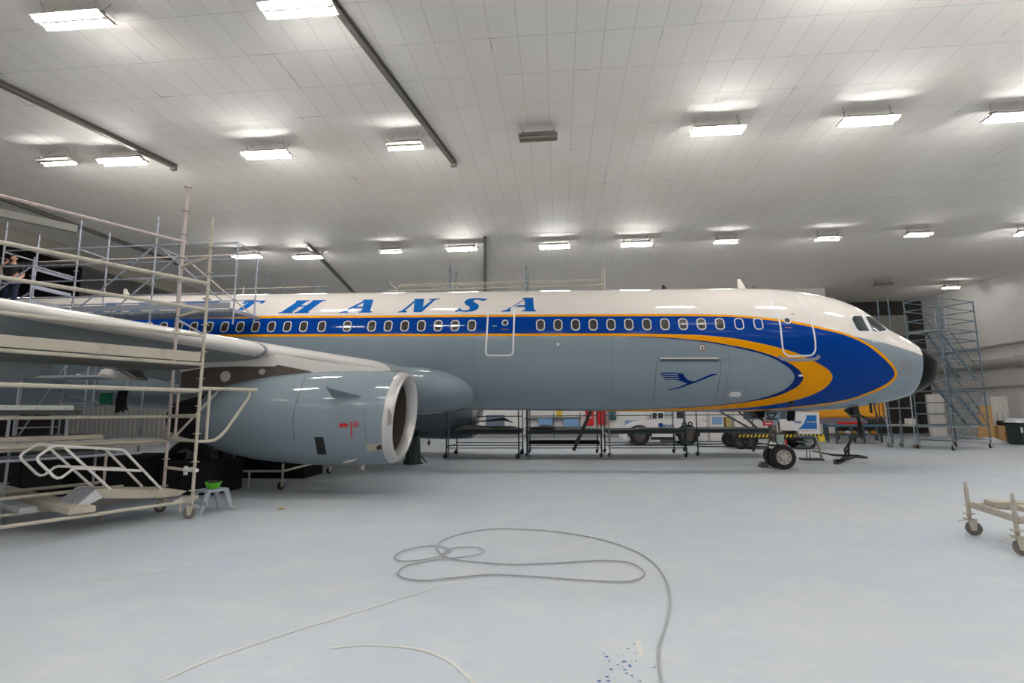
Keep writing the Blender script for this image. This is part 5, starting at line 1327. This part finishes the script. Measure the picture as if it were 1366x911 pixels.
sh = MB().span(on_y(700, 569.6, WB-.5), on_y(776, 570.6, WB-.5)+V((0, .5, 0)))
for x in (703, 738, 773): sh.span(on_y(x, 550, WB-.5), V((on_y(x+1, 550, WB-.5).x, WB-.44, 0)))
sh.span(on_y(700, 557, WB-.47), on_y(776, 557.8, WB-.47)+V((0, .45, 0)))
solo('wall_shelf', sh, M['dock'], 'dark wall shelf frame holding light blue boxes behind the second platform', 'shelf')
# thin posters / sheets on the wall
for k, (px, mt, lb) in enumerate((((926, 553, 934, 562), M['chalk'], 'white sheet on the back wall left of the white booth, upper'), ((936, 561, 943, 570), M['dred'], 'reddish sheet on the back wall left of the white booth'), ((742, 547, 750, 556), M['hazy'], 'small yellowish notice on the back wall above the light blue boxes'))):
    wallbox(px, WB-.03, .028, 'notice_sheet', mt, lb, 'notice', 'notices on the back wall', bev=0)

# ---- beneath the nose: orange skip, blue bench with parts
t, a, b = wallbox((1084, 533, 1183, 557), 33.5, 1.8, 'orange_skip', M['orange'], 'large orange container on a dark trailer under the nose', 'container', bev=.08)
MB().span((a.x, 33.45, b.z-.35), (b.x, 35.3, b.z-.002)).build('chassis', mat('mauve_grey', (120, 110, 122), .6), t)
for q in (.15, .5, .85):
    for y in (33.6, 35.1): MB().span((a.x+(b.x-a.x)*q-.08, y-.08, 0), (a.x+(b.x-a.x)*q+.08, y+.08, b.z-.35)).build('leg', M['dock'], t)
for q in (.9, .955): MB().span((a.x+(b.x-a.x)*q, 33.46, b.z+.02), (a.x+(b.x-a.x)*q+.04, 33.499, a.z-.05)).build('strap', M['dock'], t)
YBN = 30.5; a = on_y(1113, 566.5, YBN); b = on_y(1192, 569, YBN)
bn = thing('work_bench', 'long blue work bench under the nose with parts on its lower shelf', 'bench', ((a.x+b.x)/2, YBN, 0))
MB().span((a.x, YBN, b.z), (b.x, YBN+1.1, a.z)).build('top', M['bench'], bn, bevel=.01)
zs = on_y(1150, 579.5, YBN).z; MB().span((a.x+.1, YBN+.05, zs-.06), (b.x-.1, YBN+1.05, zs)).build('shelf', M['dock'], bn)
for x in (a.x+.1, (a.x+b.x)/2, b.x-.1):
    for y in (YBN+.08, YBN+1.0): MB().span((x-.04, y-.04, 0), (x+.04, y+.04, b.z)).build('leg', M['dock'], bn)
for k, (px, mt, lb) in enumerate(((1122, M['wood'], 'brown paper bundle on the bench shelf, furthest left'), (1131, M['chalk'], 'white packet on the bench shelf beside the brown bundle'), (1140, M['wood'], 'brown bundle on the bench shelf just left of the hoses'), (1155, M['chalk'], 'white packet on the bench shelf right of the hoses'), (1166, M['orange'], 'orange bundle on the bench shelf, furthest right'))):
    p = on_y(px, 577, YBN+.3); mb = MB().ball((p.x, YBN+.35, zs+.1), .15, 10, (1.2, 1, .66)).box((p.x+.05, YBN+.4, zs+.07), (.2, .22, .13)); solo('packet', mb, mt, lb, 'packet', 'packets on the bench shelf', bevel=.01)
p = on_y(1178, 562, YBN); heap(p.x-.45, p.x+.35, YBN+.3, YBN+.8, a.z+.001, .42, 'dark bundle on the right end of the blue bench', 'bundle', M['tarp'], 'bundle', 5)
p = on_y(1157, 565, YBN+.4); solo('parts_case', MB().span((p.x-1.4, YBN+.3, a.z+.001), (p.x-.3, YBN+.8, a.z+.12)).span((p.x-1.38, YBN+.32, a.z+.12), (p.x-.32, YBN+.78, a.z+.15)), M['cred'], 'flat red case on the blue bench behind the hoses', 'case', bevel=.01)

# ---- right wall clutter
t, a, b = wallbox((1321, 529, 1349, 570), 35.4, .6, 'tall_locker', M['locker'], 'row of white lockers against the right wall under the pipes', 'locker', door=3, floor=True)
YW = 32.5; pts = [on_y(*q, YW) for q in ((1304, 583), (1306, 541.5), (1322, 541), (1328, 583))]
dz = min(p.z for p in pts); pts = [p-V((0, 0, dz)) if p.z < .5 else p for p in pts]
solo('tan_board', MB().prism(pts, (0, .05, 0)), M['wood'], 'upright tan board standing right of the blue stair tower', 'board')
def gbox(px, Y, d, nm, mt, label, cat, strut=None):
    a = on_y(px[0], px[1], Y); b = on_y(px[2], px[3], Y); mb = MB().span((a.x, Y, 0), (b.x, Y+d, a.z))
    w = b.x-a.x
    for q in (0, .47, .94): mb.span((a.x+w*q, Y-.02, 0), (a.x+w*(q+.06), Y, a.z))
    mb.span((a.x-.02, Y-.025, a.z), (b.x+.02, Y+d+.02, a.z+.035))
    return solo(nm, mb, mt, label, cat, bevel=.008)
gbox((1331, 569, 1353, 580), 33.4, 1.1, 'wooden_crate', M['wood'], 'long wooden crate below the white lockers', 'crate')
gbox((1351, 577, 1359, 589), 30.8, .5, 'cardboard_box', mat('cardboard', (150, 104, 62), .8), 'brown cardboard box left of the dark bin at the right edge', 'box')
a = on_y(1359, 566, 29.); bi = thing('waste_bin', 'dark green bin with a white label at the right edge', 'bin', (a.x+.5, 29., 0))
MB().prism([V((a.x+.08, 29, 0)), V((a.x+1.0, 29, 0)), V((a.x+1.1, 29, a.z)), V((a.x, 29, a.z))], (0, .9, 0)).build('body', M['dkgreen'], bi, bevel=.03)
MB().span((a.x-.03, 28.95, a.z), (a.x+1.12, 29.95, a.z+.07)).build('lid', M['black'], bi, bevel=.02)
MB().span(on_y(1361, 570, 28.985), on_y(1365, 577, 28.985)-V((0, .004, 0))).build('paper_label', M['frame'], bi)
heap(a.x-.1, a.x+1.2, 29., 29.9, a.z+.075, .35, 'crumpled white plastic sheet on top of the dark bin', 'plastic_sheet', M['plastic'], 'sheet', 3)
p0 = on_floor(1296, 590); p1 = on_floor(1352, 592)
heap(p0.x+.2, p1.x-.1, 30.2, 32.2, .0, .3, 'crumpled white plastic sheet on the floor beside the stair tower', 'plastic_sheet', M['plastic'], 'sheet', 7)
a, b = on_y(1338, 559.5, 34.6), on_y(1352, 563.5, 34.6); 
gbox((1338, 562, 1352, 569), 34.55, .5, 'black_case', M['tarp'], 'black case standing before the white lockers', 'case')
wallbox((1236, 526, 1263, 566), 38.5, .2, 'white_partition', M['locker'], 'white partition panel seen through the foot of the stair tower', 'panel', door=2, floor=True)
wallbox((1163, 421, 1214, 448), 42.55, .88, 'duct_unit', M['wpanel'], 'grey boxy unit high on the dark back wall behind the cockpit', 'unit', bev=.04)
p = PT(.4, LB+.5, 1.115); solo('white_box', MB().box(p+V((0, 0, .13)), (.36, .3, .26)).box(p+V((0, 0, .27)), (.38, .32, .03)), M['locker'], 'small white box on the low scaffold under the radome', 'box', bevel=.01)
# ================================================================== WORKER ON THE SCAFFOLD
def skin_mesh(name, chain, edges, mt, parent, base, yaw, sub=2):
    me = bpy.data.meshes.new(name); rot = Matrix.Rotation(yaw, 3, 'Z'); org = WORLD[parent.name]
    me.from_pydata([tuple(rot @ V(c[:3])+base-org) for c in chain], edges, [])
    o = bpy.data.objects.new(name, me); COL.objects.link(o); o.parent = parent; WORLD[o.name] = org.copy()
    me.materials.append(mt)
    sk = o.modifiers.new('skin', 'SKIN'); sk.use_smooth_shade = True
    lay = me.skin_vertices[0].data
    for i, c in enumerate(chain):
        r = c[3]; lay[i].radius = r if isinstance(r, tuple) else (r, r); lay[i].use_root = (i == 0)
    ss = o.modifiers.new('sub', 'SUBSURF'); ss.levels = sub; ss.render_levels = sub
    return o
pb = V((-16.35, 13.82, 4.9)); yw = .5
wk = thing('person', 'person in black T-shirt and navy trousers on the deck scaffold, hand at face', 'person', pb)
# x right, y back, z up; faces -y
body = [(0, 0, .92, (.15, .11)), (0, 0, 1.1, (.145, .1)), (0, 0, 1.32, (.165, .11)), (0, 0, 1.45, (.1, .08)), (0, -.01, 1.53, .055), (0, -.02, 1.6, .06),
 (.09, 0, .88, .09), (.1, -.01, .5, .06), (.1, .01, .1, .042), (.1, -.12, .04, .04),
 (-.09, 0, .88, .09), (-.11, .03, .5, .06), (-.12, .05, .1, .042), (-.12, -.08, .04, .04),
 (.19, 0, 1.4, .06), (.25, .0, 1.13, .045), (.2, -.2, .98, .035), (.17, -.26, .95, .03),
 (-.19, 0, 1.4, .06), (-.3, -.1, 1.2, .045), (-.14, -.24, 1.4, .035), (-.08, -.22, 1.47, .028)]
be = [(0, 1), (1, 2), (2, 3), (3, 4), (4, 5), (0, 6), (6, 7), (7, 8), (8, 9), (0, 10), (10, 11), (11, 12), (12, 13), (2, 14), (14, 15), (15, 16), (16, 17), (2, 18), (18, 19), (19, 20), (20, 21)]
# fingers
for base, d, lst in ((17, V((-.1, -.6, -.8)), 1), (21, V((.3, -.2, .9)), -1)):
    b = V(body[base][:3]); d.normalize(); s = d.cross(V((0, -1, .3))).normalized()
    for k, L in enumerate((.07, .08, .075, .06)):
        i = len(body); o_ = s*(.018*(k-1.5)); body.append((*(b+d*.05+o_), .011)); body.append((*(b+d*(.05+L*.6)+o_), .009)); body.append((*(b+d*(.05+L*.9)+o_+V((0, -.02, -.02))), .008))
        be += [(base, i), (i, i+1), (i+1, i+2)]
    i = len(body); body.append((*(b+s*.045+d*.01), .011)); body.append((*(b+s*.06+d*.05), .009)); be += [(base, i), (i, i+1)]
bd = skin_mesh('body', body, be, M['skin'], wk, pb, yw)
rt_ = Matrix.Rotation(yw, 3, 'Z'); hc = V((0, -.03, 1.66))
hd = MB(); rows = []
for i in range(17):
    th = PI*i/16; row = []
    for j in range(24):
        a = 2*PI*j/24; x, y, z = .074*math.sin(th)*math.cos(a), .095*math.sin(th)*math.sin(a), .115*math.cos(th)
        if z < 0: x *= 1+z*2.6; y = y*(1+z*1.2)-(-z)*.15
        if abs(x) < .02 and y < -.06 and -.05 < z < .015: y -= .022*(1-abs(x)/.02)*(1-abs(z+.02)/.04)
        if y < -.05 and .012 < z < .03 and abs(abs(x)-.032) < .016: y += .012
        if y < -.05 and -.066 < z < -.05 and abs(x) < .028: y -= .006
        row.append(rt_ @ (hc+V((x, y, z)))+pb)
    rows.append(row)
hd.grid(rows, 0, True)
for s in (-1, 1): hd.ball(rt_ @ (hc+V((s*.076, .01, -.01)))+pb, .028, 8, (.45, .8, 1.2))
head = hd.build('head', M['skin'], wk, smooth=80)
for s in (-1, 1): MB().ball(rt_ @ (hc+V((s*.031, -.083, .02)))+pb, .012, 8).build('eye', M['black'], head)
MB().ball(rt_ @ (hc+V((0, -.092, -.058)))+pb, .02, 8, (1.2, .4, .3)).build('mouth', M['dred'], head)
hr_ = MB(); rows = []
for i in range(9):
    th = PI*.56*i/8; row = []
    for j in range(24):
        a = 2*PI*j/24; k = 1.09+.02*math.sin(7*a)*math.sin(5*th); x, y, z = .077*k*math.sin(th)*math.cos(a), .1*k*math.sin(th)*math.sin(a), .12*k*math.cos(th)
        if y < -.045 and z < .06: z = .06+.02*math.sin(5*a); y = max(y, -.1)
        row.append(rt_ @ (hc+V((x, y+.006, z+.004)))+pb)
    rows.append(row)
hr_.grid(rows, 0, True).build('hair', M['hair'], wk, smooth=80)
skin_mesh('t_shirt', [(0, 0, .9, (.165, .125)), (0, 0, 1.1, (.16, .115)), (0, 0, 1.32, (.182, .125)), (0, 0, 1.455, (.105, .09)), (.19, 0, 1.4, .075), (.235, 0, 1.22, .062), (-.19, 0, 1.4, .075), (-.265, -.06, 1.27, .062)], [(0, 1), (1, 2), (2, 3), (2, 4), (4, 5), (2, 6), (6, 7)], M['tee'], wk, pb, yw)
skin_mesh('trousers', [(0, 0, .95, (.16, .12)), (.09, 0, .86, .105), (.1, -.01, .5, .078), (.1, .01, .09, .062), (-.09, 0, .86, .105), (-.11, .03, .5, .078), (-.12, .05, .09, .062)], [(0, 1), (1, 2), (2, 3), (0, 4), (4, 5), (5, 6)], M['trousers'], wk, pb, yw)
for s in (.1, -.12): skin_mesh('shoe', [(s, .02 if s > 0 else .06, .05, .05), (s, -.06 if s > 0 else -.02, .045, .048), (s, -.15 if s > 0 else -.11, .035, .038)], [(0, 1), (1, 2)], M['black'], wk, pb, yw)
